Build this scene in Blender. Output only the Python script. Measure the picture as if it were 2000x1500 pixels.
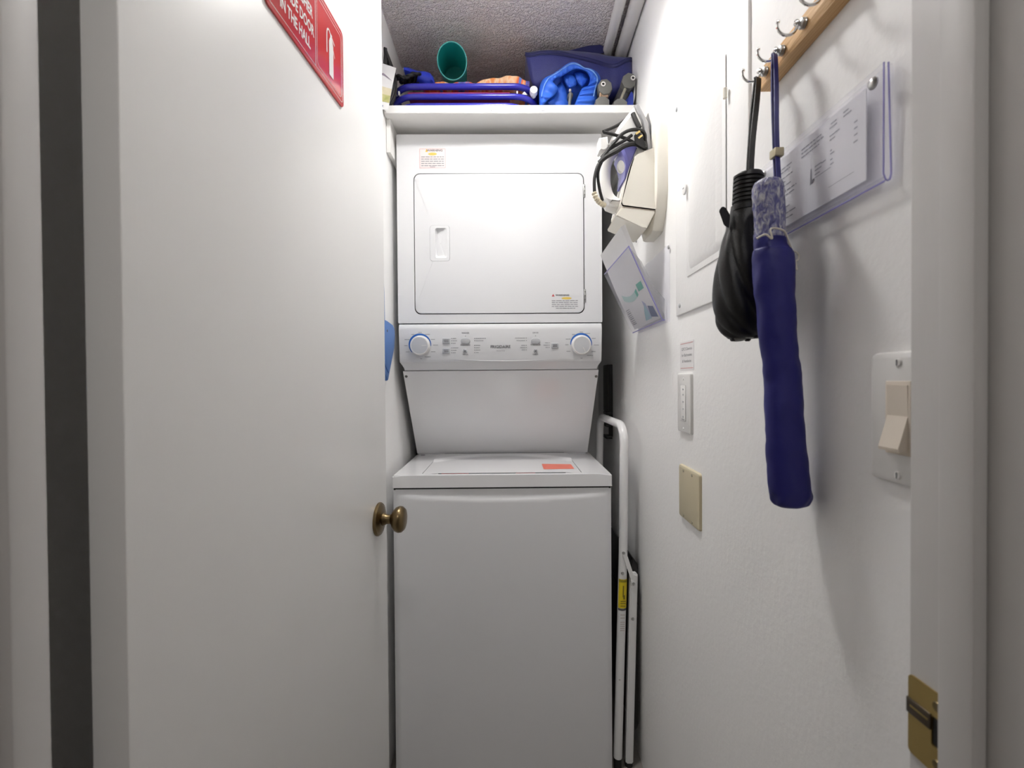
import bpy, bmesh, math, random
from mathutils import Vector, Matrix, noise as mnoise
random.seed(7)
for o in list(bpy.data.objects): bpy.data.objects.remove(o)
scene = bpy.context.scene
C = scene.collection
PI = math.pi

# ------------------------------------------------------------------ camera
F = 889.0                       # focal length in px of the 2000x1500 frame (16 mm lens)
CAM_Z = 1.25
def _basis():
    yc = Vector(((992-1000)/F, (750-740)/F, 1.0)).normalized()      # world +Y seen from the camera (right, up, forward)
    r = math.radians(0.42)
    zc = Vector((-math.sin(r), math.cos(r), 0.0)); zc = (zc - yc*zc.dot(yc)).normalized()
    xc = Vector((yc.y*zc.z-yc.z*zc.y, yc.z*zc.x-yc.x*zc.z, yc.x*zc.y-yc.y*zc.x)); xc = -xc if xc.x < 0 else xc
    return xc, yc, zc
XC, YC, ZC = _basis()
RIGHT = Vector((XC.x, YC.x, ZC.x)); UP = Vector((XC.y, YC.y, ZC.y)); FWD = Vector((XC.z, YC.z, ZC.z))
CAM = Vector((0, 0, CAM_Z))
cd = bpy.data.cameras.new('camera'); cam = bpy.data.objects.new('camera', cd); C.objects.link(cam)
cd.sensor_width = 36; cd.lens = F/2000*36; cd.clip_start = 0.01
m = Matrix.Identity(4)
for i in range(3): m[i][0] = RIGHT[i]; m[i][1] = UP[i]; m[i][2] = -FWD[i]; m[i][3] = CAM[i]
cam.matrix_world = m
cd.dof.use_dof = True; cd.dof.focus_distance = 1.25; cd.dof.aperture_fstop = 6.3
scene.camera = cam

# ------------------------------------------------------------------ light and exposure
w = bpy.data.worlds.new('world'); scene.world = w; w.use_nodes = True
w.node_tree.nodes['Background'].inputs[0].default_value = (0.05, 0.05, 0.055, 1)
w.node_tree.nodes['Background'].inputs[1].default_value = 1.0
CLOSET_LAMP = 168.0     # emission of the closet's ceiling lamp
HALL_FILL = 36.0        # emission of the unseen fill lamp added in the hall
vs = scene.view_settings
vs.view_transform = 'Standard'; vs.look = 'None'; vs.gamma = 1.0; vs.use_curve_mapping = False; vs.exposure = -0.31
scene.cycles.diffuse_bounces = 8; scene.cycles.max_bounces = 14; scene.cycles.transparent_max_bounces = 16

# ------------------------------------------------------------------ pixel -> place helpers (a ray of the photo cut with a real plane of the room)
def ray(px, py): return (RIGHT*((px-1000)/F) + UP*((750-py)/F) + FWD)
def at(px, py, Y): d = ray(px, py); return CAM + d*(Y/d.y)
def cut(px, py, p0, n): d = ray(px, py); return CAM + d*((p0-CAM).dot(n)/d.dot(n))
# right wall: passes x=.3825 at y=0 and leaves by 1.7 degrees
WX0 = .3825; TH = math.atan(26/889)
WT = Vector((math.sin(TH), math.cos(TH), 0)); WN = Vector((-math.cos(TH), math.sin(TH), 0)); W0 = Vector((WX0, 0, 0))
def WP(s, z, h=0): return W0 + WT*s + WN*h + Vector((0, 0, z))
def wsz(px, py, h=0):
    p = cut(px, py, W0+WN*h, WN); return (p-W0).dot(WT), p.z
# door: hinge edge near the left jamb, swung into the closet
DW = .672
D0 = Vector((-.3295, .3927, 0)); DT = Vector((.0652, 1, 0)).normalized(); DN = Vector((DT.y, -DT.x, 0))
def DP(u, z, h=0): return D0 + DT*u + DN*h + Vector((0, 0, z))
def duz(px, py, h=0):
    p = cut(px, py, D0+DN*h, DN); return (p-D0).dot(DT), p.z

# ------------------------------------------------------------------ materials
MATS = {}
def mat(name, col, rough=.5, metal=0, var=.03, scale=12, bump=0, bscale=60, coat=0, trans=0, ior=1.45, stretch=None, alpha=1, spec=.5, sheen=0):
    if name in MATS: return MATS[name]
    M = bpy.data.materials.new(name); M.use_nodes = True; nt = M.node_tree; N = nt.nodes; L = nt.links
    b = N['Principled BSDF']
    tc = N.new('ShaderNodeTexCoord'); mp = N.new('ShaderNodeMapping'); L.new(tc.outputs['Object'], mp.inputs[0])
    if stretch: mp.inputs['Scale'].default_value = stretch
    nz = N.new('ShaderNodeTexNoise'); nz.inputs['Scale'].default_value = scale; nz.inputs['Detail'].default_value = 4; L.new(mp.outputs[0], nz.inputs['Vector'])
    mx = N.new('ShaderNodeMix'); mx.data_type = 'RGBA'; L.new(nz.outputs['Fac'], mx.inputs['Factor'])
    c = Vector(col)
    mx.inputs['A'].default_value = (*[max(0, v*(1-var)) for v in c], 1); mx.inputs['B'].default_value = (*[min(1, v*(1+var)) for v in c], 1)
    L.new(mx.outputs['Result'], b.inputs['Base Color'])
    b.inputs['Roughness'].default_value = rough; b.inputs['Metallic'].default_value = metal; b.inputs['IOR'].default_value = ior
    b.inputs['Coat Weight'].default_value = coat; b.inputs['Transmission Weight'].default_value = trans
    b.inputs['Specular IOR Level'].default_value = spec; b.inputs['Sheen Weight'].default_value = sheen
    b.inputs['Alpha'].default_value = alpha
    if bump:
        nb = N.new('ShaderNodeTexNoise'); nb.inputs['Scale'].default_value = bscale; nb.inputs['Detail'].default_value = 3; L.new(mp.outputs[0], nb.inputs['Vector'])
        bp = N.new('ShaderNodeBump'); bp.inputs['Strength'].default_value = bump; bp.inputs['Distance'].default_value = .002
        L.new(nb.outputs['Fac'], bp.inputs['Height']); L.new(bp.outputs[0], b.inputs['Normal'])
    MATS[name] = M; return M
def emis(name, col, s):
    M = bpy.data.materials.new(name); M.use_nodes = True; b = M.node_tree.nodes['Principled BSDF']
    b.inputs['Base Color'].default_value = (.9, .9, .88, 1); b.inputs['Emission Color'].default_value = (*col, 1); b.inputs['Emission Strength'].default_value = s
    return M
def ramp_mat(name, stops, rough=.8, tex='noise', scale=5, detail=3, stretch=(1, 1, 1), bump=0, distort=0):
    M = bpy.data.materials.new(name); M.use_nodes = True; nt = M.node_tree; N = nt.nodes; L = nt.links; b = N['Principled BSDF']
    tc = N.new('ShaderNodeTexCoord'); mp = N.new('ShaderNodeMapping'); L.new(tc.outputs['Object'], mp.inputs[0]); mp.inputs['Scale'].default_value = stretch
    if tex == 'wave':
        t = N.new('ShaderNodeTexWave'); t.inputs['Distortion'].default_value = distort; t.inputs['Detail'].default_value = detail
    else:
        t = N.new('ShaderNodeTexNoise'); t.inputs['Detail'].default_value = detail; t.inputs['Distortion'].default_value = distort
    t.inputs['Scale'].default_value = scale; L.new(mp.outputs[0], t.inputs['Vector'])
    r = N.new('ShaderNodeValToRGB'); e = r.color_ramp.elements
    while len(e) > 1: e.remove(e[-1])
    e[0].position = stops[0][0]; e[0].color = (*stops[0][1], 1)
    for p, c in stops[1:]: x = e.new(p); x.color = (*c, 1)
    L.new(t.outputs['Fac'], r.inputs[0]); L.new(r.outputs[0], b.inputs['Base Color']); b.inputs['Roughness'].default_value = rough
    if bump:
        bp = N.new('ShaderNodeBump'); bp.inputs['Strength'].default_value = bump; bp.inputs['Distance'].default_value = .003
        L.new(t.outputs['Fac'], bp.inputs['Height']); L.new(bp.outputs[0], b.inputs['Normal'])
    return M
wall_m = mat('wall_paint', (.89, .885, .875), .55, bump=.25, bscale=90, var=.015, scale=4)
hall_m = mat('hall_wall_paint', (.42, .39, .36), .6, var=.02)
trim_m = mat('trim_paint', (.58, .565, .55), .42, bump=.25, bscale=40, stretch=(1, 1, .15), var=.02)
door_m = mat('door_paint', (.87, .865, .85), .34, bump=.04, bscale=220, stretch=(1, 1, .05), var=.012, scale=6)
shelf_m = mat('shelf_paint', (.82, .81, .79), .42, bump=.1, bscale=60, var=.02)
enamel = mat('white_enamel', (.80, .80, .81), .07, var=.008)
enamel_s = mat('white_enamel_satin', (.74, .745, .76), .26, var=.008)
plastic_w = mat('white_plastic', (.80, .79, .77), .35, var=.015)
cream = mat('cream_plastic', (.80, .77, .69), .38, var=.02)
beige = mat('beige_plastic', (.62, .55, .38), .4, var=.02)
almond = mat('almond_plastic', (.74, .66, .56), .38, var=.015)
black_p = mat('black_plastic', (.012, .012, .012), .4, var=.1)
black_r = mat('black_rubber', (.018, .017, .017), .6, var=.1)
black_f = mat('black_nylon', (.008, .008, .0085), .42, var=.2, bump=.15, bscale=500)
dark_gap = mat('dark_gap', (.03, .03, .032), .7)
grey_p = mat('grey_plastic', (.14, .14, .13), .55, var=.06)
grey_lt = mat('light_grey_plastic', (.50, .51, .53), .4, var=.02)
ink = mat('dark_ink', (.10, .10, .11), .6)
ink_l = mat('grey_ink', (.32, .32, .34), .6)
blue_i = mat('blue_ink', (.03, .14, .48), .5)
red_i = mat('red_ink', (.62, .10, .10), .5)
chrome = mat('chrome', (.75, .75, .74), .12, metal=1, var=.02)
steel = mat('brushed_steel', (.55, .55, .54), .3, metal=1, var=.05)
brass = mat('worn_brass', (.46, .34, .13), .34, metal=1, var=.15, scale=40)
bronze = mat('antique_bronze', (.20, .145, .075), .3, metal=1, var=.3, scale=30)
wood = ramp_mat('pine_wood', [(.2, (.62, .38, .17)), (.55, (.74, .49, .25)), (.9, (.55, .31, .12))], .5, 'wave', 9, 3, (8, 1, 30), distort=5)
navy = mat('navy_nylon', (.022, .027, .165), .55, var=.2, bump=.25, bscale=300, sheen=.2)
navy_d = mat('dark_navy_trim', (.020, .023, .11), .5, var=.1)
blue_n = mat('blue_nylon', (.025, .12, .60), .5, var=.15, bump=.2, bscale=200)
umb_b = mat('umbrella_blue_nylon', (.016, .016, .155), .5, var=.12, bump=.9, bscale=26)
tube_b = mat('blue_frame_paint', (.028, .028, .33), .25, var=.05)
red_f = mat('red_sling_fabric', (.36, .05, .13), .8, var=.2, scale=60)
teal = mat('teal_plastic', (.010, .29, .27), .35, var=.05)
blue_p = mat('blue_plastic', (.022, .045, .50), .3, var=.05)
dust_b = mat('dustpan_blue', (.06, .17, .46), .45, var=.05)
purple = mat('purple_plastic', (.16, .155, .42), .35, var=.04)
acryl = mat('clear_acrylic', (.80, .80, .93), .05, alpha=.13, var=.0)
acryl_e = mat('acrylic_edge', (.42, .40, .80), .15, alpha=.8, var=.05)
paper = mat('paper', (.80, .80, .81), .7, var=.015)
yellow_i = mat('yellow_print', (.72, .56, .02), .5, var=.04)
orange_i = mat('orange_print', (.85, .50, .06), .5)
gold_i = mat('gold_print', (.75, .55, .12), .5)
sign_red = mat('sign_red', (.60, .055, .06), .16, var=.04)
sticker_r = mat('sticker_red', (.82, .20, .14), .45, var=.03)
sticker_p = mat('sticker_pinkish', (.80, .70, .69), .5, var=.02)
pipe_m = mat('pipe_paint', (.74, .72, .70), .4, var=.03)
green_i = mat('green_print', (.04, .42, .30), .5)
blue_g = mat('slate_blue_print', (.05, .09, .22), .5)
white_metal = mat('white_powder_coat', (.80, .80, .80), .3, var=.02)

# ------------------------------------------------------------------ mesh helpers
ORG = {}
def link(o): C.objects.link(o); return o
def tag(o, label=None, cat=None, group=None, kind=None):
    if label: o['label'] = label
    if cat: o['category'] = cat
    if group: o['group'] = group
    if kind: o['kind'] = kind
    return o
def thing(name, label, cat, loc, group=None):
    o = link(bpy.data.objects.new(name, None)); o.location = loc; o.empty_display_size = .05; ORG[o] = Vector(loc)
    return tag(o, label, cat, group)
def obj(name, bm, material, parent=None, base=None, ang=35, smooth=True):
    bmesh.ops.recalc_face_normals(bm, faces=bm.faces)
    me = bpy.data.meshes.new(name)
    org = ORG[parent] if parent else Vector(base if base is not None else (0, 0, 0))
    bmesh.ops.translate(bm, verts=bm.verts, vec=-org)
    bm.to_mesh(me); bm.free(); me.materials.append(material)
    if smooth:
        me.polygons.foreach_set('use_smooth', [True]*len(me.polygons)); me.set_sharp_from_angle(angle=math.radians(ang))
    o = link(bpy.data.objects.new(name, me)); ORG[o] = org
    if parent: o.parent = parent
    else: o.location = org
    return o
def struct(name, bm, material, parent=None, label=None, **k):
    o = obj(name, bm, material, parent, **k)
    if not parent: o['kind'] = 'structure'
    if label: o['label'] = label
    return o
def B(): return bmesh.new()
def loft(bm, rings, cap=True, closed=False):
    vs_ = [[bm.verts.new(p) for p in r] for r in rings]; n = len(vs_[0])
    rng = range(len(vs_)) if closed else range(len(vs_)-1)
    for i in rng:
        a, b = vs_[i], vs_[(i+1) % len(vs_)]
        for j in range(n):
            try: bm.faces.new((a[j], a[(j+1) % n], b[(j+1) % n], b[j]))
            except ValueError: pass
    if cap and not closed:
        bm.faces.new(vs_[0][::-1]); bm.faces.new(vs_[-1])
    return bm
def box(bm, x0, x1, y0, y1, z0, z1, bev=0, seg=2):
    t = bmesh.new()
    r = bmesh.ops.create_cube(t, size=1)
    for v in t.verts: v.co = Vector((x0 if v.co.x < 0 else x1, y0 if v.co.y < 0 else y1, z0 if v.co.z < 0 else z1))
    if bev: bmesh.ops.bevel(t, geom=list(t.edges), offset=bev, segments=seg, affect='EDGES', profile=.5)
    me = bpy.data.meshes.new('tmp'); t.to_mesh(me); t.free(); bm.from_mesh(me); bpy.data.meshes.remove(me)
    return bm
def smooth_path(pts, k=6, closed=False):
    P = [Vector(p) for p in pts]; n = len(P); out = []
    for i in range(n if closed else n-1):
        if closed: p0, p1, p2, p3 = P[i-1], P[i], P[(i+1) % n], P[(i+2) % n]
        else: p0, p1, p2, p3 = P[max(i-1, 0)], P[i], P[i+1], P[min(i+2, n-1)]
        for j in range(k):
            t = j/k
            out.append(.5*((2*p1)+(p2-p0)*t+(2*p0-5*p1+4*p2-p3)*t*t+(3*p1-p0-3*p2+p3)*t**3))
    if not closed: out.append(P[-1])
    return out
def sweep(bm, pts, prof, ref=None, closed=False, scale=None):
    P = [Vector(p) for p in pts]; n = len(P); rings = []; N = None
    for i in range(n):
        if closed: T = (P[(i+1) % n]-P[i-1]).normalized()
        else: T = (P[min(i+1, n-1)]-P[max(i-1, 0)]).normalized()
        if ref is not None: N = Vector(ref)
        elif N is None: N = T.orthogonal()
        N = (N - T*N.dot(T)).normalized(); Bn = T.cross(N)
        s = scale[i] if scale else 1
        rings.append([P[i]+N*(a*s)+Bn*(b*s) for a, b in prof])
    return loft(bm, rings, not closed, closed)
def circ(r, n=10): return [(r*math.cos(2*PI*i/n), r*math.sin(2*PI*i/n)) for i in range(n)]
def tube(bm, pts, r, n=10, closed=False, scale=None): return sweep(bm, pts, circ(r, n), None, closed, scale)
def ribbon(bm, pts, w, t, ref, closed=False): return sweep(bm, pts, [(w/2, t/2), (-w/2, t/2), (-w/2, -t/2), (w/2, -t/2)], ref, closed)
def lathe(bm, prof, org, axis, n=24):
    A = Vector(axis).normalized(); U = A.orthogonal().normalized(); V = A.cross(U); org = Vector(org)
    rings = [[org+A*h+(U*math.cos(2*PI*i/n)+V*math.sin(2*PI*i/n))*max(r, 1e-5) for i in range(n)] for r, h in prof]
    return loft(bm, rings)
def rrect(u0, u1, v0, v1, r, n=5):
    out = []
    for cx, cy, a0 in ((u1-r, v0+r, -PI/2), (u1-r, v1-r, 0), (u0+r, v1-r, PI/2), (u0+r, v0+r, PI)):
        for i in range(n+1):
            a = a0+PI/2*i/n; out.append((cx+r*math.cos(a), cy+r*math.sin(a)))
    return out
def area2(p): return sum(p[i][0]*p[(i+1) % len(p)][1]-p[(i+1) % len(p)][0]*p[i][1] for i in range(len(p)))
def offset(poly, d):
    s = 1 if area2(poly) > 0 else -1; n = len(poly); out = []
    for i in range(n):
        a, b, c = Vector(poly[i-1]), Vector(poly[i]), Vector(poly[(i+1) % n])
        e1, e2 = (b-a), (c-b)
        if e1.length < 1e-9 or e2.length < 1e-9: out.append(tuple(b)); continue
        e1.normalize(); e2.normalize()
        n1, n2 = Vector((-e1.y, e1.x))*s, Vector((-e2.y, e2.x))*s
        k = n1+n2; k = k/max(.3, (1+n1.dot(n2)))
        out.append(tuple(b+k*d))
    return out
def prism(bm, poly, f, h0, h1, bev=0):
    rings = [[f(u, v, h0) for u, v in poly]]
    if bev:
        rings.append([f(u, v, h1-(bev if h1 > h0 else -bev)) for u, v in poly])
        p2 = offset(poly, bev*.3); rings.append([f(u, v, h1-(.3*bev if h1 > h0 else -.3*bev)) for u, v in p2])
        poly = offset(poly, bev)
    rings.append([f(u, v, h1) for u, v in poly])
    return loft(bm, rings)
def cast(poly, c, a):
    d = Vector((math.cos(a), math.sin(a))); best = None
    for i in range(len(poly)):
        p, q = Vector(poly[i])-c, Vector(poly[(i+1) % len(poly)])-c
        e = q-p; den = d.x*e.y-d.y*e.x
        if abs(den) < 1e-12: continue
        t = (p.x*e.y-p.y*e.x)/den; u = (p.x*d.y-p.y*d.x)/den
        if t > 0 and -1e-6 <= u <= 1+1e-6 and (best is None or t > best): best = t
    return tuple(c+d*best)
def plate_hole(bm, outer, inner, f, h0, h1):
    c = sum((Vector(p) for p in inner), Vector((0, 0)))/len(inner)
    A = sorted({round(math.atan2(p[1]-c.y, p[0]-c.x), 6) for p in list(inner)+list(outer)})
    o = [cast(outer, c, a) for a in A]; i = [cast(inner, c, a) for a in A]
    R = [[f(u, v, h0) for u, v in o], [f(u, v, h1) for u, v in o], [f(u, v, h1) for u, v in i], [f(u, v, h0) for u, v in i]]
    return loft(bm, R, False, True)
def quad(bm, pts): bm.faces.new([bm.verts.new(p) for p in pts]); return bm
def text(bm, body, size, f, h, ax='CENTER', org=(0, 0), sx=1.0, bold=0):
    cu = bpy.data.curves.new('t', 'FONT'); cu.body = body; cu.size = size; cu.align_x = ax; cu.align_y = 'CENTER'; cu.resolution_u = 2; cu.offset = bold
    o = bpy.data.objects.new('t', cu); C.objects.link(o); dg = bpy.context.evaluated_depsgraph_get()
    me = bpy.data.meshes.new_from_object(o.evaluated_get(dg))
    vs_ = [bm.verts.new(f(org[0]+v.co.x*sx, org[1]+v.co.y, h)) for v in me.vertices]
    for p in me.polygons:
        try: bm.faces.new([vs_[i] for i in p.vertices])
        except ValueError: pass
    bpy.data.objects.remove(o); bpy.data.curves.remove(cu); bpy.data.meshes.remove(me)
    return bm
def bar(bm, u0, u1, v, t, f, h): return quad(bm, [f(u0, v-t/2, h), f(u1, v-t/2, h), f(u1, v+t/2, h), f(u0, v+t/2, h)])
def lines(bm, u0, u1, v, t, f, h, gap=.12, seed=0):      # unreadable small print: a broken line of word-long dashes
    R = random.Random(seed); u = u0; L = u1-u0
    while u < u1-L*.03:
        e = min(u1, u+L*R.uniform(.08, .22)); bar(bm, u, e, v, t, f, h); u = e+L*.025
    return bm
def sphere(bm, c, rx, ry, rz, nu=14, nv=9, fn=None):
    rings = []
    for j in range(nv+1):
        a = PI*(j+.02)/(nv+.04) - PI/2
        rings.append([Vector(c)+Vector((rx*math.cos(a)*math.cos(2*PI*i/nu), ry*math.cos(a)*math.sin(2*PI*i/nu), rz*math.sin(a)))*(fn(i, j) if fn else 1) for i in range(nu)])
    return loft(bm, rings)
def nz(p, s=10, a=1): return mnoise.noise(Vector(p)*s)*a

# ================================================================== the closet and the hall
CEIL = 2.415; BACK = 2.25; LX = -.388; FR0, FR1 = .25, .352
struct('floor', box(B(), -1.3, 1.3, -1.3, 2.35, -.05, 0), mat('floor_tile', (.26, .24, .22), .35, var=.05))
# knock-down textured ceiling
M = bpy.data.materials.new('textured_ceiling'); M.use_nodes = True; nt = M.node_tree; b = nt.nodes['Principled BSDF']
b.inputs['Base Color'].default_value = (.90, .84, .835, 1); b.inputs['Roughness'].default_value = .55
tc = nt.nodes.new('ShaderNodeTexCoord'); vn = nt.nodes.new('ShaderNodeTexNoise'); vn.inputs['Scale'].default_value = 120; vn.inputs['Detail'].default_value = 2.5; vn.inputs['Distortion'].default_value = .6
rp = nt.nodes.new('ShaderNodeValToRGB'); rp.color_ramp.elements[0].position = .42; rp.color_ramp.elements[1].position = .62
bp = nt.nodes.new('ShaderNodeBump'); bp.inputs['Strength'].default_value = 1.0; bp.inputs['Distance'].default_value = .006
nt.links.new(tc.outputs['Object'], vn.inputs['Vector']); nt.links.new(vn.outputs['Fac'], rp.inputs[0]); nt.links.new(rp.outputs[0], bp.inputs['Height']); nt.links.new(bp.outputs[0], b.inputs['Normal'])
struct('ceiling', box(B(), -1.3, 1.3, -1.3, 2.35, CEIL, CEIL+.05), M)
struct('wall_back', box(B(), -.58, .6, BACK, BACK+.06, 0, CEIL), wall_m)
bm = B(); loft(bm, [[(LX, .70, z), (LX, BACK, z), (-.58, BACK, z), (-.58, FR1, z), (-.50, FR1, z), (-.50, .70, z)] for z in (0, CEIL)]); struct('wall_left', bm, wall_m)
bm = B(); loft(bm, [[WP(s, z, h) for s, h in ((FR1-.004, 0), (BACK+.01, 0), (BACK+.01, -.08), (FR1-.004, -.08))] for z in (0, CEIL)]); struct('wall_right', bm, wall_m)
JL, JR, ST = -.356, .3375, .011        # jamb faces and the height of the door stop
JTOP = 2.225
bm = B(); box(bm, -1.3, JL-.018, FR0, FR1, 0, CEIL)
struct('wall_front_left', bm, wall_m)
bm = B(); box(bm, JR+.018, 1.3, FR0, FR1, 0, CEIL); struct('wall_front_right', bm, wall_m)
struct('wall_front_top', box(B(), JL-.018, JR+.018, FR0, FR1, JTOP+.018, CEIL), wall_m)
struct('wall_hall_back', box(B(), -1.3, 1.3, -1.3, -1.24, 0, CEIL), hall_m)
struct('wall_hall_left', box(B(), -1.36, -1.3, -1.3, FR0, 0, CEIL), hall_m)
struct('wall_hall_right', box(B(), 1.3, 1.36, -1.3, FR0, 0, CEIL), hall_m)
# jambs with their stops
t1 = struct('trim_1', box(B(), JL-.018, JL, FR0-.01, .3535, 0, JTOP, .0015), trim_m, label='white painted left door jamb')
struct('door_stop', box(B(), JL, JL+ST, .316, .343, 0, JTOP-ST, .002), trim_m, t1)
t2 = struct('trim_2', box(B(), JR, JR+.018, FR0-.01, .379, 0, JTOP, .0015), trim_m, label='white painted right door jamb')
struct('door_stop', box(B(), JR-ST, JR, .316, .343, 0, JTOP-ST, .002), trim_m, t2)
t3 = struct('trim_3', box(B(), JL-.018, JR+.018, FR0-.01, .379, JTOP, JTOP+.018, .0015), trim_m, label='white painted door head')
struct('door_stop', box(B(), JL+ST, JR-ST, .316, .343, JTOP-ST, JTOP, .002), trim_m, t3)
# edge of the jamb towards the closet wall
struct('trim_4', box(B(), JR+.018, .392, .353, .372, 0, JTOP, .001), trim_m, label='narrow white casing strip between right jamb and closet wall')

# ------------------------------------------------------------------ door
door = link(bpy.data.objects.new('door_1', None)); door.location = DP(0, .012, -.0165); ORG[door] = Vector(door.location)
tag(door, 'flat white painted door swung open into the closet', None, None, 'structure')
bm = B(); prism(bm, rrect(0, DW, .012, 2.205, .0015, 2), DP, -.033, 0, .0015); obj('slab', bm, door_m, door)
ku, kz = duz(748, 1006)
ku = min(ku, DW-.055)
bm = B(); lathe(bm, [(.0, 0), (.0365, 0), (.0365, .003), (.034, .006), (.030, .0065), (.027, .009), (.016, .011), (.0, .011)], DP(ku, kz), DN, 32); obj('rosette', bm, bronze, door)
bm = B(); lathe(bm, [(.0, .008), (.0135, .008), (.0145, .012), (.0125, .016), (.0105, .020), (.0105, .028), (.013, .031), (.020, .034), (.0265, .040), (.029, .047), (.028, .053), (.023, .0585), (.014, .061), (.0, .0615)], DP(ku, kz), DN, 32); obj('knob', bm, bronze, door)
for hz in (.25, 1.8):
    bm = B(); tube(bm, [DP(-.006, hz-.045, -.036), DP(-.006, hz+.045, -.036)], .006, 10); obj('hinge', bm, steel, door)
# sign screwed to the door
u0, _ = duz(514, 10); u1, zb = duz(668.5, 214); _, zt = duz(662, 58)
sg = thing('door_sign', 'red fire extinguisher sign with white lettering on the open white door', 'sign', DP((u0+u1)/2, zb, 0))
bm = B(); prism(bm, rrect(u0, u1, zb, zt, .010, 5), DP, .0005, .003, .0006); obj('panel', bm, sign_red, sg)
h = .0034; hw = .0009
def outline(bm, u0, u1, v0, v1, r, wd, f, h):
    o = rrect(u0, u1, v0, v1, r, 4); i = offset(o, wd)
    for k in range(len(o)):
        a, b_ = o[k], o[(k+1) % len(o)]; c, d = i[(k+1) % len(o)], i[k]
        quad(bm, [f(*a, h), f(*b_, h), f(*c, h), f(*d, h)])
white_i = mat('white_print', (.80, .78, .77), .3)
bm = B(); outline(bm, u0+.0055, u1-.0055, zb+.007, zt-.007, .006, hw, DP, h); um = duz(613, 100)[0]
outline(bm, um+.004, u1-.010, zb+.0135, zt-.0135, .008, hw, DP, h); bar(bm, um-.0014, um, (zb+zt)/2, zt-zb-.014, DP, h); obj('border', bm, white_i, sg)
bm = B(); zc = (zb+zt)/2; cu_ = (u0+.008+um)/2; lh = (zt-zb-.03)/4
for k, s in enumerate(('FIRE', 'EXTINGUISHER', 'OUTSIDE DOOR', 'IN THE HALL')):
    text(bm, s, lh*.88, DP, h, org=(cu_+.004, zt-.015-lh*(k+.5)), sx=.62 if k else .7, bold=.0006)
obj('lettering', bm, white_i, sg)
bm = B(); ec = (um+u1)/2+.002; H_ = zt-zb
body = [(ec-.0075, zb+.026), (ec+.0085, zb+.026), (ec+.0085, zb+H_*.60), (ec+.005, zb+H_*.66), (ec-.004, zb+H_*.66), (ec-.0075, zb+H_*.60)]
bm.faces.new([bm.verts.new(DP(u, v, h)) for u, v in body])
hose = smooth_path([Vector((ec-.001, zb+H_*.70, 0)), Vector((ec-.008, zb+H_*.735, 0)), Vector((ec-.0145, zb+H_*.69, 0)), Vector((ec-.0155, zb+H_*.55, 0)), Vector((ec-.0155, zb+H_*.42, 0))], 5)
for a, b_ in zip(hose, hose[1:]):
    d = (b_-a).normalized(); n_ = Vector((-d.y, d.x, 0))*.0015
    quad(bm, [DP(p.x, p.y, h) for p in (a+n_, a-n_, b_-n_, b_+n_)])
quad(bm, [DP(*p, h) for p in ((ec-.003, zb+H_*.66), (ec+.004, zb+H_*.66), (ec+.004, zb+H_*.72), (ec-.003, zb+H_*.72))])
for dz in (0, -.022): quad(bm, [DP(*p, h) for p in ((ec+.003, zb+H_*.70+dz*.4), (ec+.014, zb+H_*.655+dz), (ec+.014, zb+H_*.635+dz), (ec+.003, zb+H_*.675+dz*.4))])
obj('extinguisher_symbol', bm, white_i, sg)

# ------------------------------------------------------------------ closet lamp and added hall fill lamp
def lamp(name, label, x, y, r, s, col, dp=.054):
    t = thing(name, label, 'lamp', (x, y, CEIL))
    bm = B(); lathe(bm, [(r*1.02, -.001), (r*1.08, -.001), (r*1.08, -dp), (r*1.06, -dp-.003), (r*1.02, -dp-.003), (r*1.0, -dp), (r*1.0, -.001), (r*1.02, -.001)], (x, y, CEIL), (0, 0, 1), 48); obj('added_glow_ring', bm, emis(name+'_added_ring_glow', col, s*.07), t)  # ring added to cut side light; its glow lifts the ceiling
    bm = B(); lathe(bm, [(0, -.001), (r*.99, -.001), (r*.99, -.004), (r*.6, -.006), (0, -.007)], (x, y, CEIL), (0, 0, 1), 48); obj('lit_diffuser', bm, emis(name+'_glow', col, s), t)
lamp('ceiling_lamp', 'round ceiling lamp with added glowing ring above the washer and dryer', 0.0, 1.09, .088, CLOSET_LAMP, (1, .985, .965))
lamp('hall_fill_lamp', 'added fill lamp, unseen on the hall ceiling in front of the closet', 0.1, -.55, .15, HALL_FILL, (1, .975, .95), .02)  # fill lamp added out of view to brighten the washer front
# pipes along the ceiling corner
for x, r, l in ((.0225, .0215, 'thicker white painted pipe along ceiling touching the right wall'), (.072, .0165, 'thinner white painted pipe along ceiling beside the thicker pipe')):
    pth = [WP(s, CEIL-r-.001, x) for s in (.40, 1.2, 2.24)]
    o = obj('ceiling_pipe', tube(B(), pth, r, 20), pipe_m, base=pth[0]); tag(o, l, 'pipe', 'pipes along the closet ceiling')

# ================================================================== laundry centre
KW = .686/432                    # metres per pixel at the washer front
WL, WR = (763.5-992)*KW, (1195.5-992)*KW
YF, YD = 1.412, 1.531; ZDK = 1.25-188*KW; ZS = .9135
XL, XR = WL-.0035, WR-.004
KD = YD/F
lc = thing('laundry_center', 'white stacked washer and dryer with two dials under the shelf', 'washer dryer', ((WL+WR)/2, 1.8, 0))
def FP(Y): return lambda u, v, h: Vector((u, Y-h, v))
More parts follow.
